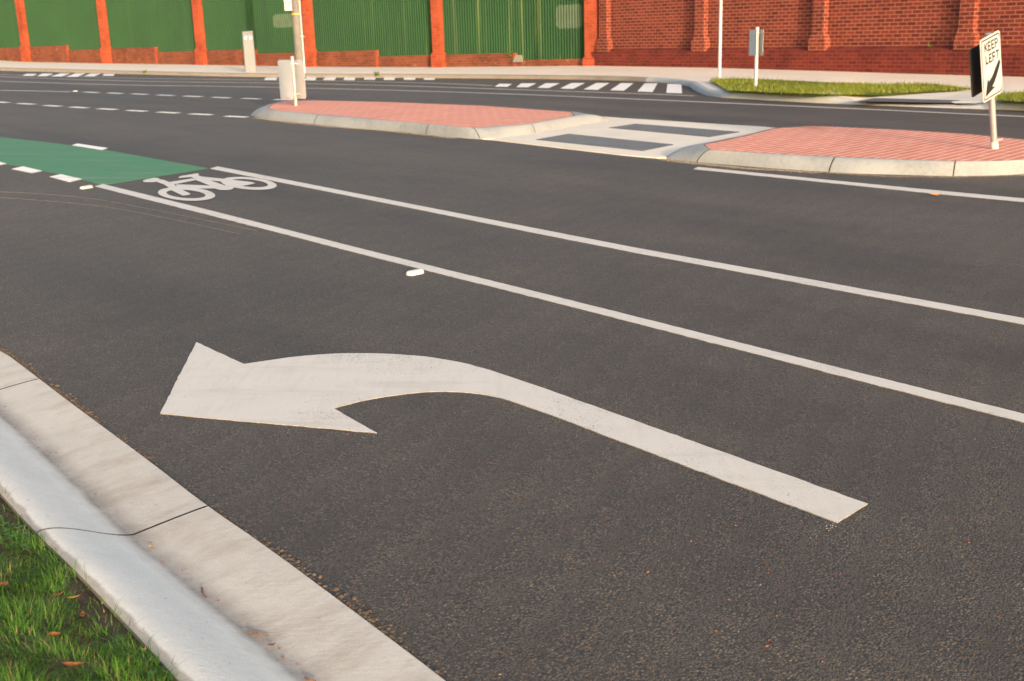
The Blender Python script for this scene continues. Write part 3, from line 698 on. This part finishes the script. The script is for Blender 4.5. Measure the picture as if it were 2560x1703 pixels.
m = len(pr)
for i in range(len(ks)-1):
    for j in range(m-1): F.append((i*m+j, (i+1)*m+j, (i+1)*m+j+1, i*m+j+1))
struct(link('kerb', V, F, None, smooth=True, mats=[M['oldkerb'], M['build']], midx=[1 if V[f[0]][1] < 27.5 and V[f[0]][0] > 2.5 else 0 for f in F]))
fw = [on_wall(*q, FD) for q in [(0,151.5),(55,154.6),(150,156.5),(255,158.7),(495,162),(640,164.5),(770,167),(930,168),(1095,168),(1300,166),(1480,164)]]
ww = [on_wall(*q, WD) for q in [(1500,164),(1600,165.5),(1760,168),(1900,172),(2060,176.5),(2240,182),(2420,187),(2560,191)]]
eL = fw[0]+(fw[0]-fw[3])*2.; eR = ww[-1]+(ww[-1]-ww[-4])*2.5
back = np.array([eL]+fw+ww+[eR])
fr = ks+kn*.158; frz = np.array([T(*p)+1.03*kh(p) for p in ks])
nf = 700
sf = np.linspace(0, 1, nf)
Lb = np.r_[0, np.cumsum(np.linalg.norm(np.diff(back[:, :2], axis=0), axis=1))]
# match front and back by bearing from the camera so cross strips run straight across the path
bf = np.arctan2(fr[:, 0], fr[:, 1]); bb = np.arctan2(back[:, 0], back[:, 1])
V, F = [], []; cols = [0, .08, .2, .35, .5, .65, .8, .92, 1.]
bs = np.linspace(max(bf.min(), bb.min()), min(bf.max(), bb.max()), nf)
of, ob = np.argsort(bf), np.argsort(bb)
def FP(bq, k):
    a = np.array([np.interp(bq, bf[of], fr[of, 0]), np.interp(bq, bf[of], fr[of, 1]), np.interp(bq, bf[of], frz[of])])
    b = np.array([np.interp(bq, bb[ob], back[ob, i]) for i in range(3)]); return a+(b-a)*k
for q in bs:
    for k in cols: V.append(FP(q, k))
m = len(cols)
for i in range(nf-1):
    for j in range(m-1): F.append((i*m+j, (i+1)*m+j, (i+1)*m+j+1, i*m+j+1))
struct(link('footpath', V, F, M['path'], smooth=True))
def path_at(x, y, off=0.):                     # photo point -> point on the footpath sheet
    d = ray(x, y); bq = math.atan2(d[0], d[1]); a, b = FP(bq, 0.), FP(bq, 1.)
    hd = math.hypot(d[0], d[1]); s = d[2]/hd; ra, rb = math.hypot(*a[:2]), math.hypot(*b[:2])
    # height along ray = H + s*r ; sheet height linear in r
    g = (b[2]-a[2])/(rb-ra); r_ = (H-a[2]-off+g*ra)/(g-s); r_ = max(ra*.7, min(rb, r_))
    return np.array([d[0]/hd*r_, d[1]/hd*r_, H+s*r_])
def path_poly(name, q, mat, off=.006, parent=None):
    P = [path_at(*p, off) for p in q]; return link(name, P, [tuple(range(len(P)))], mat, parent)
# paler concrete bay of the pram ramp and its dark strip, on the footpath at the right
rp = thing('pram_ramp', 'pale concrete pram ramp with a dark tactile strip between the two grass verges', 'ramp', path_at(2280, 250))
o = path_poly('ramp_slab', [(2120,252),(2205,241),(2300,234),(2437,226),(2490,240),(2486,252),(2440,259),(2300,256.5)], M['slab'], .016); adopt(o, rp)
o = path_poly('tactile_strip', [(2140.6,252.6),(2183,245),(2425,251.4),(2386.7,258)], M['tact'], .034); adopt(o, rp)
def verge(name, outline, n, seed, lab):
    P = np.array([path_at(*p, .035) for p in outline]); 
    g = link(name, P+np.array([0, 0, .01]), [tuple(range(len(P)))], M['vgrass']); struct(g, 'stuff')
    xy = P[:, :2]; lo, hi = xy.min(0), xy.max(0); A, Z = [], []
    cz = np.linalg.lstsq(np.c_[xy, np.ones(len(xy))], P[:, 2], rcond=None)[0]
    while len(A) < n:
        q = rng.uniform(lo, hi)
        if inside(q, xy): A.append(q); Z.append(cz @ np.array([q[0], q[1], 1.]))
    struct(blades('verge_grass', A, Z, M['vgrass'], .03, .09, .006, .9, 2), 'stuff')
verge('verge_turf', [(1772.6,202),(1800,199),(1844,197.5),(1950,201),(2060,206.5),(2208,212),(2300,210.5),(2340,211.5),(2425,222.7),(2431,225),(2330,231.5),(2208,240),(2060,237.8),(1950,233.5),(1817.5,227.8),(1795,214)], 9000, 1, '')
verge('verge_turf', [(2492.7,239.7),(2525,235),(2560,232.3),(2680,236),(2680,262),(2560,256),(2488.5,253.8)], 2600, 2, '')

# ------------------------------------------------------------------ brick wall and fence
def frame(d, zb, tilt=0.):
    x = Vector((d[0], d[1], 0)); z = Vector((0, 0, 1)); y = z.cross(x)
    Mx = Matrix((x, y, z)).transposed().to_4x4(); Mx.translation = Vector((CORNER[0], CORNER[1], zb)); return Mx @ Matrix.Rotation(tilt, 4, 'Y')
ZB = .65
bw = thing('brick_wall', 'red brick wall with projecting piers and a sloping ledge behind the right footpath', 'wall', M=frame(-WD, ZB, .0095*-1))
LG = 1.145-ZB                                   # ledge height
m = MB(); m.box(-26, -.02, -.3, 0, LG-.02, 3.4); m.build('wall_panel', M['brick'], bw)
m = MB(); m.box(-26, -.02, -.28, .20, -1.2, LG-.09); m.frustum((-26, -.02, -.28, .20), (-26, -.02, -.28, .012), LG-.0898, LG); m.build('plinth', M['brick_low'], bw)
for k, x in enumerate([-.50, -4.45, -8.43, -12.38, -16.3, -20.2]):
    m = MB(); w = .17; d = .17
    m.box(x-w, x+w, .003, d, LG+.36, 3.38)
    m.frustum((x-w-.09, x+w+.05, .003, d+.045), (x-w, x+w, .003, d), LG+.16, LG+.3595)
    m.box(x-w-.095, x+w+.055, .003, d+.05, LG-.085, LG+.1595)
    m.build('pier', M['brick'], bw)
fe = thing('fence', 'green corrugated metal fence on a stepped brick footing with orange brick pillars', 'fence', M=frame(FD, ZB))
piers = [0.06, 6.0, 11.88, 17.72, 23.6, 29.32, 35.2, 41.]
steps = [(-.1, 2.92, .865), (2.92, 8.72, 1.083), (8.72, 14.72, 1.30), (14.72, 20.47, 1.475), (20.47, 26.32, 1.677), (26.32, 32.1, 1.885), (32.1, 38, 2.09), (38, 44, 2.3)]
base_z = lambda x: np.interp(x, [0, 6.1, 12.1, 18, 24, 31.5, 45], [.65, .688, .778, .945, 1.09, 1.33, 1.8])-.25-ZB
for a, b, z in steps:
    m = MB(); m.box(a+.004, b-.004, -.22, .02, base_z(a)-.2, z-ZB-.03); m.box(a+.006, b-.003, -.215, .016, z-ZB-.03, z-ZB); m.build('brick_footing', M['brick_foot'], fe)
    m = MB(); m.box(a+.0, a+.11, -.21, .028, base_z(a)-.1, z-ZB+.004); m.build('footing_end', M['brick_or'], fe)
for k, x in enumerate(piers):
    w = .168 if k else .225; d = .19; zt = np.interp(x, [0, 6, 11.85, 17.8, 23.6, 29.5, 42], [.94, 1.18, 1.415, 1.58, 1.76, 1.985, 2.45])-ZB
    m = MB(); m.box(x-w, x+w, -.2, d, zt, 3.6); m.frustum((x-w-.05, x+w+.05, -.2, d+.05), (x-w, x+w, -.2, d), zt-.08, zt-.0005); m.box(x-w-.05, x+w+.05, -.2, d+.05, base_z(x)-.2, zt-.0803)
    m.build('brick_pillar', M['brick_or'], fe)
for k in range(len(piers)-1):
    a, b = piers[k]+.12, piers[k+1]-.12; pit = .10; n = int((b-a)/pit*8); V, F = [], []
    zl = np.interp((a+b)/2, [0, 45], [.75, 1.9])-ZB
    for i in range(n+1):
        x = a+(b-a)*i/n; y = -.05+.026*math.sin(2*math.pi*(x/pit))
        V += [(x, y, zl-.5), (x, y, 3.55)]
    for i in range(n): F.append((2*i, 2*i+1, 2*i+3, 2*i+2))
    link('metal_panel', V, F, M['fence'], fe, True)
def wavy_patch(x0, x1, z0, z1):
    n = int((x1-x0)/.10*8); V, F = [], []
    for i in range(n+1):
        x = x0+(x1-x0)*i/n; y = -.046+.026*math.sin(2*math.pi*(x/.10)); r = .07*max(0, abs(i/n-.5)*2-.8)*5
        V += [(x, y, z0+r-ZB), (x, y, z1-r-ZB)]
    for i in range(n): F.append((2*i, 2*i+1, 2*i+3, 2*i+2))
    link('painted_over_patch', V, F, M['fadedpatch'], fe, True)
wavy_patch(12.75, 13.75, 2.2, 2.68); wavy_patch(.5, 1.42, 1.78, 2.48)
# broken footing corner with pale rubble and weed
m = MB().frustum((2.66, 3.02, -.02, .10), (2.72, 2.93, -.01, .06), .80-ZB, 1.02-ZB)
m.build('broken_brick', M['oldkerb'], fe)

# ------------------------------------------------------------------ bollard, utility pole, poles and signs
bo = path_at(627, 179.8)
b = thing('bollard', 'pale grey square pillar bollard with blue reflectors beside the utility pole', 'bollard', bo); b.rotation_euler = (0, 0, R(14))
hb = 1.24; wb = .17
MB().frustum((-wb, wb, -wb, wb), (-wb*.94, wb*.94, -wb*.94, wb*.94), -.03, hb-.10).build('pillar', M['bollard'], b, bevel=.02)
MB().add([(-wb*.95,-wb*.95,hb-.0995),(wb*.95,-wb*.95,hb-.0995),(wb*.95,wb*.95,hb-.0995),(-wb*.95,wb*.95,hb-.0995),(-wb*.95,-wb*.95,hb-.055),(wb*.95,-wb*.95,hb-.04),(wb*.95,wb*.95,hb-.02),(-wb*.95,wb*.95,hb-.035)], [(0,3,2,1),(4,5,6,7),(0,1,5,4),(1,2,6,5),(2,3,7,6),(3,0,4,7)]).build('sloping_cap', M['bollard'], b, bevel=.01)
for x in (-.075, .08): MB().tube((x, -wb*.93, hb-.24), (x, -wb-.012, hb-.24), .045, .04, 14).build('reflector', M['blue'], b)
up = path_at(752, 182)
u = thing('utility_pole', 'tall weathered timber utility pole with small white plates and a yellow band', 'pole', up)
MB().tube((0, 0, -.3), (0, 0, 8.2), .138, .11, 24).build('pole_shaft', M['timber'], u, True)
MB().tube((.135, -.08, -.1), (.12, -.07, 5.5), .03, .035, 10).build('conduit', M['galv'], u, True)
MB().box(.09, .20, -.16, -.05, 1.02, 1.06).build('conduit_clip', M['galv'], u)
for z0 in (1.78, 2.02, 2.26): MB().box(-.30, -.085, -.19, -.165, z0, z0+.225).build('plate', M['plate'], u)
MB().tube((0, 0, 1.66), (0, 0, 1.70), .139, .139, 24).build('yellow_band', M['yellow'], u, True)
tp = path_at(1798.6, 196)
t = thing('slim_pole', 'slim white metal pole rising out of frame at the tip of the grass verge', 'pole', tp)
MB().tube((0, 0, -.2), (0, 0, 5.5), .036, .033, 14).build('pole_shaft', M['plate'], t, True); MB().tube((0, 0, -.02), (0, 0, .03), .05, .045, 14).build('base_collar', M['galv'], t, True)
def rrect(w, h, r, n=5):
    P = []
    for cx, cy, a0 in ((w-r, r, -90), (w-r, h-r, 0), (r, h-r, 90), (r, r, 180)):
        P += [(cx+r*math.cos(R(a0+90*k/n)), cy+r*math.sin(R(a0+90*k/n))) for k in range(n+1)]
    return P
def plate_mesh(w, h, r, bend, th=.003, inset=0.):
    """sheet in local x (right), z (up), front at -y; returns MB"""
    poly = rrect(w-2*inset, h-2*inset, r); cols = 8
    pts = [Vector((x+inset-w/2, y+inset-h/2)) for x, y in poly]; nb = len(pts)
    for i in range(1, 9):
        for j in range(1, 11): pts.append(Vector((-w/2+inset+(w-2*inset)*i/9, -h/2+inset+(h-2*inset)*j/11)))
    vo, eo, fo, *_ = delaunay_2d_cdt(pts, [], [tuple(range(nb))], 1, 1e-6)
    V = [(v.x, -bend(v.x, v.y)-th, v.y) for v in vo]; k = len(V); V += [(v.x, -bend(v.x, v.y), v.y) for v in vo]
    F = [tuple(f) for f in fo]; cnt = set()
    for f in F:
        for a, b_ in zip(f, f[1:]+f[:1]): cnt.add((a, b_))
    F2 = F+[tuple(i+k for i in f[::-1]) for f in F]+[(b_, a, a+k, b_+k) for a, b_ in cnt if (b_, a) not in cnt]
    return MB().add(V, F2)
def frame_from(xa, za): xa = Vector(xa).normalized(); za = Vector(za).normalized(); ya = za.cross(xa).normalized(); xa = ya.cross(za); return Matrix((xa, ya, za)).transposed().to_4x4()
# --- KEEP LEFT sign on the right island
sb = at(2486, 372, .126)
s = thing('keep_left_sign', 'leaning black on white KEEP LEFT sign with diagonal arrow on the right brick island', 'sign', sb)
Pd = Vector((-.185, -.11, 1)).normalized()
MB().tube(Vector((0, 0, 0))-Pd*.1, Pd*1.10, .030, .030, 20).build('post', M['galv'], s, True)
MB().tube(Pd*1.085, Pd*1.135, .036, .030, 18).build('post_cap', M['cap'], s, True)
MB().tube(Pd*-.01, Pd*.075, .037, .037, 20).build('base_sleeve', M['slab'], s, True)
MB().tube(Pd*.085+Vector((.02, -.02, 0)), Pd*.09+Vector((.075, -.015, .004)), .008, .008, 8).build('locking_pin', M['galv'], s)
ph = R(44.5); ux = Vector((math.cos(ph), math.sin(ph), 0))
Fm = frame_from(ux, Pd)
bendR = lambda x, z: .022*((x+.225)/.45)**2*math.sin(math.pi*min(1, max(0, (z+.3)/.6)))
def place(o, off_n, off_z, off_x=0.): o.parent = s; o.matrix_local = Matrix.Translation(Pd*off_z) @ Fm @ Matrix.Translation((off_x, -off_n, 0))
PZ = .800
o = plate_mesh(.45, .60, .035, bendR).build('sign_plate', M['plate']); o.scale = (1, 1, 1); place(o, .052, PZ+.036, -.095)
sp = o
def decal(name, polys, lift=.0045):
    m = MB()
    for p in polys:
        v = [(x, -bendR(x, z)-lift, z) for x, z in p]; m.add(v, [tuple(range(len(v)))])
    o = m.build(name, M['black'], sp); return o
def strip(a, b, w=.0125):
    a, b = Vector((*a, 0)), Vector((*b, 0)); d = (b-a).normalized(); n = Vector((-d.y, d.x, 0))*w/2; n2 = 3
    return [[tuple((a+(b-a)*k/n2-n)[:2]), tuple((a+(b-a)*(k+1)/n2-n)[:2]), tuple((a+(b-a)*(k+1)/n2+n)[:2]), tuple((a+(b-a)*k/n2+n)[:2])] for k in range(n2)]
def letters(word, x0, x1, z0, z1):
    n = len(word); cw = (x1-x0)/n; out = []
    for i, ch in enumerate(word):
        a = x0+cw*i+.006; b_ = x0+cw*(i+1)-.016; mz = (z0+z1)/2; L = lambda p, q, lw=.0165: out.extend(strip(p, q, lw)); e = .00675
        L((a, z0), (a, z1))
        if ch in 'E': L((a+e, z1-e), (b_, z1-e)); L((a+e, mz), (b_-.008, mz)); L((a+e, z0+e), (b_, z0+e))
        if ch == 'L': L((a+e, z0+e), (b_, z0+e))
        if ch == 'F': L((a+e, z1-e), (b_, z1-e)); L((a+e, mz), (b_-.008, mz))
        if ch == 'K': L((a+e, mz-.004), (b_, z1)); L((a+.018, mz+.004), (b_+.004, z0))
        if ch == 'P': L((a+e, z1-e), (b_-.006, z1-e)); L((b_-.002, z1-.008), (b_-.002, mz+.002)); L((a+e, mz-.002), (b_-.006, mz-.002))
        if ch == 'T':
            for _ in range(3): out.pop()
            c = (a+b_)/2; L((a-.006, z1-e), (b_+.004, z1-e)); L((c, z0), (c, z1-2*e))
    return out
decal('lettering', letters('KEEP', -.135, .165, .160, .245)); decal('lettering', letters('LEFT', -.125, .165, .045, .130))
ar = [(-.175, -.255), (-.085, -.095), (-.072, -.125), (-.0, -.045), (.075, .025), (.150, .060), (.185, .065), (.178, .028), (.13, -.035), (.055, -.135), (-.002, -.185), (.05, -.195)]
ar = [(-.170,-.255),(-.100,-.085),(-.080,-.128),(.013,-.076),(.082,-.012),(.150,.040),(.166,.0),(.104,-.088),(.04,-.158),(-.012,-.190),(.055,-.205)]
vo, eo, fo, *_ = delaunay_2d_cdt([Vector(p) for p in ar], [], [tuple(range(len(ar)))], 1, 1e-6)
decal('arrow', [[(vo[i].x, vo[i].y) for i in f] for f in fo])
po = rrect(.45-.036, .6-.036, .026); pi_ = rrect(.45-.060, .6-.060, .018); m = len(po)
decal('border', [[(po[i][0]-.207, po[i][1]-.282), (po[(i+1) % m][0]-.207, po[(i+1) % m][1]-.282), (pi_[(i+1) % m][0]-.195, pi_[(i+1) % m][1]-.27), (pi_[i][0]-.195, pi_[i][1]-.27)] for i in range(m)])
o = plate_mesh(.40, .46, .03, lambda x, z: 0.).build('back_plate', M['dark']); place(o, -.062, PZ+.02, -.105)
for dz in (-.17, .22): o = MB().box(-.06, .06, -.055, .06, -.012, .012).build('bracket', M['galv']); place(o, 0, PZ+dz*.8)
# --- blank sign on the left island
lb = at(739.7, 264.5, .126)
s = thing('blank_sign', 'blank pale two plate traffic sign standing at the tip of the left brick island', 'sign', lb)
Pd = Vector((0, 0, 1)); Fm = frame_from((.53, -.85, 0), Pd)
MB().tube((0, 0, -.1), (0, 0, .735), .030, .030, 18).build('post', M['galv'], s, True); MB().tube((0, 0, .72), (0, 0, .755), .036, .03, 16).build('post_cap', M['cap'], s, True)
# plates hang either side of the post, faces towards the left and right carriageways
Fm = frame_from((.60, -.80, 0), Pd)
bl = lambda x, z: .03*math.sin(math.pi*(x+.225)/.45)*(.4-z)
o = plate_mesh(.45, .60, .045, bl).build('sign_plate', M['alu']); place(o, .14, .40)
o = plate_mesh(.45, .59, .045, lambda x, z: 0.).build('sign_plate', M['alu']); place(o, -.075, .40)
for dz in (-.22, .24): o = MB().box(-.012, .012, -.14, .10, -.012, .012).build('bracket', M['galv']); place(o, 0, .40+dz)
# --- small sign on the grass verge
vb = path_at(1889, 221)
s = thing('verge_sign', 'small sign seen edge on from behind on a white post in the grass verge', 'sign', vb)
k = float(np.linalg.norm(vb[:2]))/21.9*1.0
MB().tube((0, 0, -.1), (0, 0, 1.11*k), .034, .034, 16).build('post', M['plate'], s, True)
Fm = frame_from((.17, -.985, 0), Pd)
o = plate_mesh(.36, .47, .01, lambda x, z: 0.).build('sign_plate', M['alu']); place(o, .085, .83*k, .02)
o = plate_mesh(.36, .47, .01, lambda x, z: 0.).build('sign_plate', M['galv']); place(o, -.055, .83*k, .0)
for dz in (-.17, .18): o = MB().box(-.015, .015, -.083, .055, -.015, .015).build('bracket', M['galv']); place(o, 0, .83*k+dz)

# ------------------------------------------------------------------ loose things and litter
def crumbs(name, P, mat, r0, r1, zoff=0.):
    V, F = [], []
    ico = [(0,0,1),(.894,0,.447),(.276,.851,.447),(-.724,.526,.447),(-.724,-.526,.447),(.276,-.851,.447)]
    fs = [(0,1,2),(0,2,3),(0,3,4),(0,4,5),(0,5,1)]
    low = [(x*1.02, y*1.02, -.35) for x, y, z in ico[1:]]
    fs += [(1, 6, 7, 2), (2, 7, 8, 3), (3, 8, 9, 4), (4, 9, 10, 5), (5, 10, 6, 1)]
    for q in P:
        r = r0+(r1-r0)*rng.uniform()**2.2; a = rng.uniform(0, 6.28); c, s_ = math.cos(a), math.sin(a); sx, sy, sz = rng.uniform(.7, 1.4), rng.uniform(.6, 1.1), rng.uniform(.5, .9); b = len(V)
        z = T(q[0], q[1])+zoff
        for x, y, zz in ico+low:
            x, y = x*sx*rng.uniform(.8, 1.2), y*sy*rng.uniform(.8, 1.2); V.append((q[0]+(x*c-y*s_)*r, q[1]+(x*s_+y*c)*r, z+zz*sz*r))
        F += [tuple(i+b for i in f) for f in fs]
    return struct(link(name, V, F, mat), 'stuff')
# crumbling asphalt edge along the near gutter
iA, iB = np.searchsorted(E_u, [joints[11]-1.2, joints[14]+.8]); P = []
clump = np.convolve(rng.normal(0, 1, len(E_u)), np.hanning(7)/2.2, 'same')+np.convolve(rng.normal(0, 1, len(E_u)), np.hanning(25)/6, 'same')
for _ in range(11000):
    i = rng.integers(iA, iB); d = abs(rng.normal(0, .016)); cl = clump[i]
    if rng.uniform() > .45+.6*cl: continue
    P.append(E_s[i]-nor[i]*(d-.004)+tan[i]*rng.uniform(-.02, .02))
crumbs('asphalt_crumbs', P, M['stone'], .0025, .0095, -.001)
P = [E_s[i]-nor[i]*(rng.normal(.002, .006)) for i in rng.integers(iA, iB, 700)]
crumbs('road_grit', P, M['twig'], .001, .0035, .003)
# gritty dirt by the island kerbs
def along(pts, n, sd, mat, r0, r1, shift=0.):
    A, _ = resample(np.array(px(pts))[:, :2], .02); t = np.gradient(A, axis=0); t /= np.linalg.norm(t, axis=1)[:, None]; N = np.stack([t[:, 1], -t[:, 0]], 1)
    if N[len(N)//2][1] > 0: N = -N
    idx = rng.integers(0, len(A), n); crumbs('road_grit', A[idx]+N[idx]*(np.abs(rng.normal(0, sd, n))+shift)[:, None], mat, r0, r1)
along([(1660,397),(1733.7,406.5),(1874,420.5),(2050,430)], 3200, .045, M['grit'], .003, .011)
along([(2050,430),(2225,440.5),(2373.8,442.5),(2560,437)], 1200, .03, M['grit'], .003, .010)
along([(640,295),(748.5,309),(837.6,318),(956.4,326),(1143.5,346)], 1500, .03, M['grit'], .003, .012)
along([(1240,350.5),(1333.7,333.5),(1467.3,312.5),(1530,303)], 1500, .02, M['mud'], .004, .012)
# scattered chips on the near road
P = []
while len(P) < 420:
    q = (rng.uniform(250, 2560), rng.uniform(640, 1703)); w = at(*q)[:2]
    if not inside(w, polyj): P.append(w)
crumbs('road_grit', P[:200], M['leaf'], .0015, .0045); crumbs('road_grit', P[200:330], M['grit'], .0012, .0030)
def flecks(p0, p1, n, sd):
    a, b = np.array(at(*p0))[:2], np.array(at(*p1))[:2]
    crumbs('paint_flecks', [a+(b-a)*rng.uniform()**1.3+rng.normal(0, sd, 2) for _ in range(n)], M['old'], .0007, .0022, -.0006)
flecks((2083, 1313), (2020, 1338), 150, .011); flecks((950, 1087), (895, 1112), 60, .016); flecks((238, 464), (212, 458), 60, .02)
# crumbs and plant litter in the gutter
P = []
for _ in range(160):
    i = rng.integers(iA, iB); P.append(E_s[i]+nor[i]*(wI[i]*rng.normal(1.0, .10)))
crumbs('gutter_litter', P, M['leaf'], .0012, .004, -.012)
def leaf(pos, L, W, ang, mat, lab, curl=.3, tilt=.15):
    if pos[1] < 6: L *= .6; W *= .6; tilt *= .4; pos = pos-np.array([0, 0, .006])
    n = 9; V, F = [], []
    for i in range(n):
        t_ = i/(n-1); w = W*math.sin(math.pi*t_)**.8*(.5+.5*(1-t_)+.2) if 0 < i < n-1 else .0006
        z = curl*L*(t_-.5)**2*2+.004
        V += [(L*(t_-.5), -w/2, z+curl*w*.6), (L*(t_-.5), 0, z), (L*(t_-.5), w/2, z+curl*w*.5)]
    for i in range(n-1): F += [(3*i, 3*i+3, 3*i+4, 3*i+1), (3*i+1, 3*i+4, 3*i+5, 3*i+2)]
    o = link('fallen_leaf', V, F, mat, smooth=True); o.location = tuple(map(float, pos)); o.rotation_euler = (tilt, tilt*.6, ang)
    return tag(o, lab, 'leaf', 'fallen leaves')
def ground_pt(x, y, off): return at(x, y, off)
leaf(at(2335, 489.5, .004), .11, .06, .3, M['leaf_or'], 'bright orange fallen leaf below the white edge line by the right island', .25)
leaf(at(185, 1664, .075), .075, .03, .2, M['leaf'], 'dark brown curled leaf lying on the lawn grass near the bottom left corner', .5, .3)
leaf(at(6, 1462, .08), .05, .04, 1.2, M['leaf'], 'round brown leaf on the grass cut by the left photo edge', .3, .4)
leaf(at(140, 1486, .072), .055, .014, .7, M['leaf'], 'pale brown dry leaf on the grass beside the bare soil', .3, .4)
leaf(at(183, 1492, .072), .05, .013, .55, M['leaf_or'], 'tan sliver of leaf at the edge of the bare soil patch', .3, .3)
leaf(at(205, 1540, .072), .045, .025, 1.9, M['leaf'], 'brown crumpled leaf in the bare soil beside the kerb', .6, .4)
leaf(at(135, 1590, .072), .045, .035, .4, M['leaf'], 'brown curled leaf sunk among the clover', .6, .4)
leaf(at(358, 1622, .065), .028, .010, .1, M['leaf_or'], 'small orange leaf sliver on the soil against the kerb back', .3, .072)
leaf(at(378, 1367, -.006), .03, .016, -.3, M['leaf_or'], 'small orange leaf in the gutter just below the kerb joint', .4, .072)
leaf(at(291, 1278, -.006), .02, .014, .4, M['leaf_or'], 'tiny orange leaf in the gutter above the kerb joint', .3, .072)
leaf(at(679, 1611, -.008), .032, .018, .5, M['leaf'], 'dark brown leaf scrap in the gutter below the long twig', .4, .2)
leaf(at(426, 974, .003), .022, .016, .8, M['leaf'], 'small red brown leaf touching the tip edge of the turn arrow', .3, .072)
def twig(p0, p1, r, lab, bend=.0):
    a, b = Vector(p0), Vector(p1); c = (a+b)/2; o = thing('twig', lab, 'twig', c, 'twigs in the gutter'); n = 6; m = MB(); nrm = (b-a).cross(Vector((0, 0, 1))).normalized()
    P = [a+(b-a)*k/n+nrm*bend*math.sin(math.pi*k/n)-c for k in range(n+1)]
    V, F = [], []
    for i, p in enumerate(P):
        rr = r*(1-.5*i/n)
        for k in range(6): V.append(p+nrm*rr*math.cos(k*1.047)+Vector((0, 0, rr*math.sin(k*1.047))))
    for i in range(n): F += [(i*6+k, i*6+(k+1) % 6, i*6+6+(k+1) % 6, i*6+6+k) for k in range(6)]
    m.add(V, F).build('twig_stem', M['twig'], o, True)
twig(at(620, 1580, -.008), at(671, 1589, -.008), .0022, 'thin straight reddish twig lying in the gutter near the bottom of the photo', .002)
twig(at(505, 1470, -.008), at(517, 1493, -.006), .0028, 'short bent dark twig standing in the gutter stain', .004)
twig(at(762, 1694, -.008), at(790, 1702, -.008), .003, 'dark twig at the bottom photo edge in the gutter', .003)
# weeds at the foot of the walls and on the far kerb
def weed(P, n, hgt, lab, grp):
    A = [(rng.normal(0, hgt*.16), rng.normal(0, hgt*.1)) for _ in range(n)]
    o = blades('weed_tuft', A, [0]*n, M['weed'], hgt*.5, hgt, hgt*.07, 1., 2); o.location = tuple(map(float, P)); tag(o, lab, 'weed', grp)
for x, y, hh in ((1588, 164.5, .16), (1550, 164, .09), (1566, 164.3, .1), (1605, 165, .06), (2240, 181, .1), (2370, 184.5, .07), (1715, 166.5, .06), (1930, 172, .06)):
    P = on_wall(x, y, WD)+np.array([*(np.array([-.805, -.593])*.16), -.02]); weed(P, 26, hh, 'small green weed tuft sprouting at the foot of the red brick wall', 'weeds at the foot of the brick wall')
for x, y, hh in ((78, 154.5, .25), (34, 153.5, .15), (1345, 166, .1), (780, 167.5, .09), (215, 158, .08)):
    P = on_wall(x, y, FD)+np.array([*(np.array([-.566, -.824])*.16), -.02]); weed(P, 26, hh, 'small yellow green weed tuft sprouting at the foot of the fence footing', 'weeds at the foot of the fence')
weed(path_at(942, 191), 50, .16, 'bright green weed tuft on the far kerb beyond the left island', None); weed(path_at(362, 183), 40, .13, 'bright green weed tuft on the far kerb left of the bollard', None)
weed(path_at(2330, 211)*0+np.array(on_wall(2330, 113, WD))+np.array([-.08, -.06, -.03]), 30, .09, 'green weed growing on the sloping ledge of the brick wall', None)
Pq = on_wall(1278, 139, FD)+np.array([-.03, -.05, -.02]); weed(Pq, 40, .14, 'yellow green weed growing from the broken step of the fence footing', None)

# ------------------------------------------------------------------ light, sky, camera
SUN_EL, SUN_A = R(9.3), R(20)                   # low evening sun, behind and to the right of the camera
dirv = Vector((-math.sin(SUN_A)*math.cos(SUN_EL), math.cos(SUN_A)*math.cos(SUN_EL), -math.sin(SUN_EL)))
sl = bpy.data.lights.new('sun', 'SUN'); sl.energy = 1.6; sl.angle = R(.55); sl.color = (1., .80, .60)
so = bpy.data.objects.new('sun', sl); C.objects.link(so); so.rotation_euler = dirv.to_track_quat('-Z', 'Y').to_euler(); so.location = (15, -30, 20)
w = bpy.data.worlds.new('World'); bpy.context.scene.world = w; w.use_nodes = True
sky = w.node_tree.nodes.new('ShaderNodeTexSky'); sky.sky_type = 'NISHITA'; sky.sun_disc = False; sky.sun_elevation = SUN_EL; sky.sun_rotation = math.pi-SUN_A; sky.dust_density = 4.; sky.ozone_density = .6; sky.air_density = .9
bg = w.node_tree.nodes['Background']; bg.inputs[1].default_value = .15; w.node_tree.links.new(sky.outputs[0], bg.inputs[0])
cd = bpy.data.cameras.new('camera'); cd.lens = 36*FPX/2560; cd.sensor_width = 36; cd.clip_start = .05; cd.clip_end = 2000
cd.dof.use_dof = True; cd.dof.focus_distance = 4.0; cd.dof.aperture_fstop = 6.3
cam = bpy.data.objects.new('camera', cd); C.objects.link(cam)
cm = Matrix((Vector(RT), Vector(UP), Vector(-FW))).transposed().to_4x4(); cm.translation = (0, 0, H); cam.matrix_world = cm
sc = bpy.context.scene; sc.camera = cam
sc.view_settings.view_transform = 'Standard'; sc.view_settings.look = 'None'; sc.view_settings.exposure = 1.66; sc.view_settings.gamma = 1
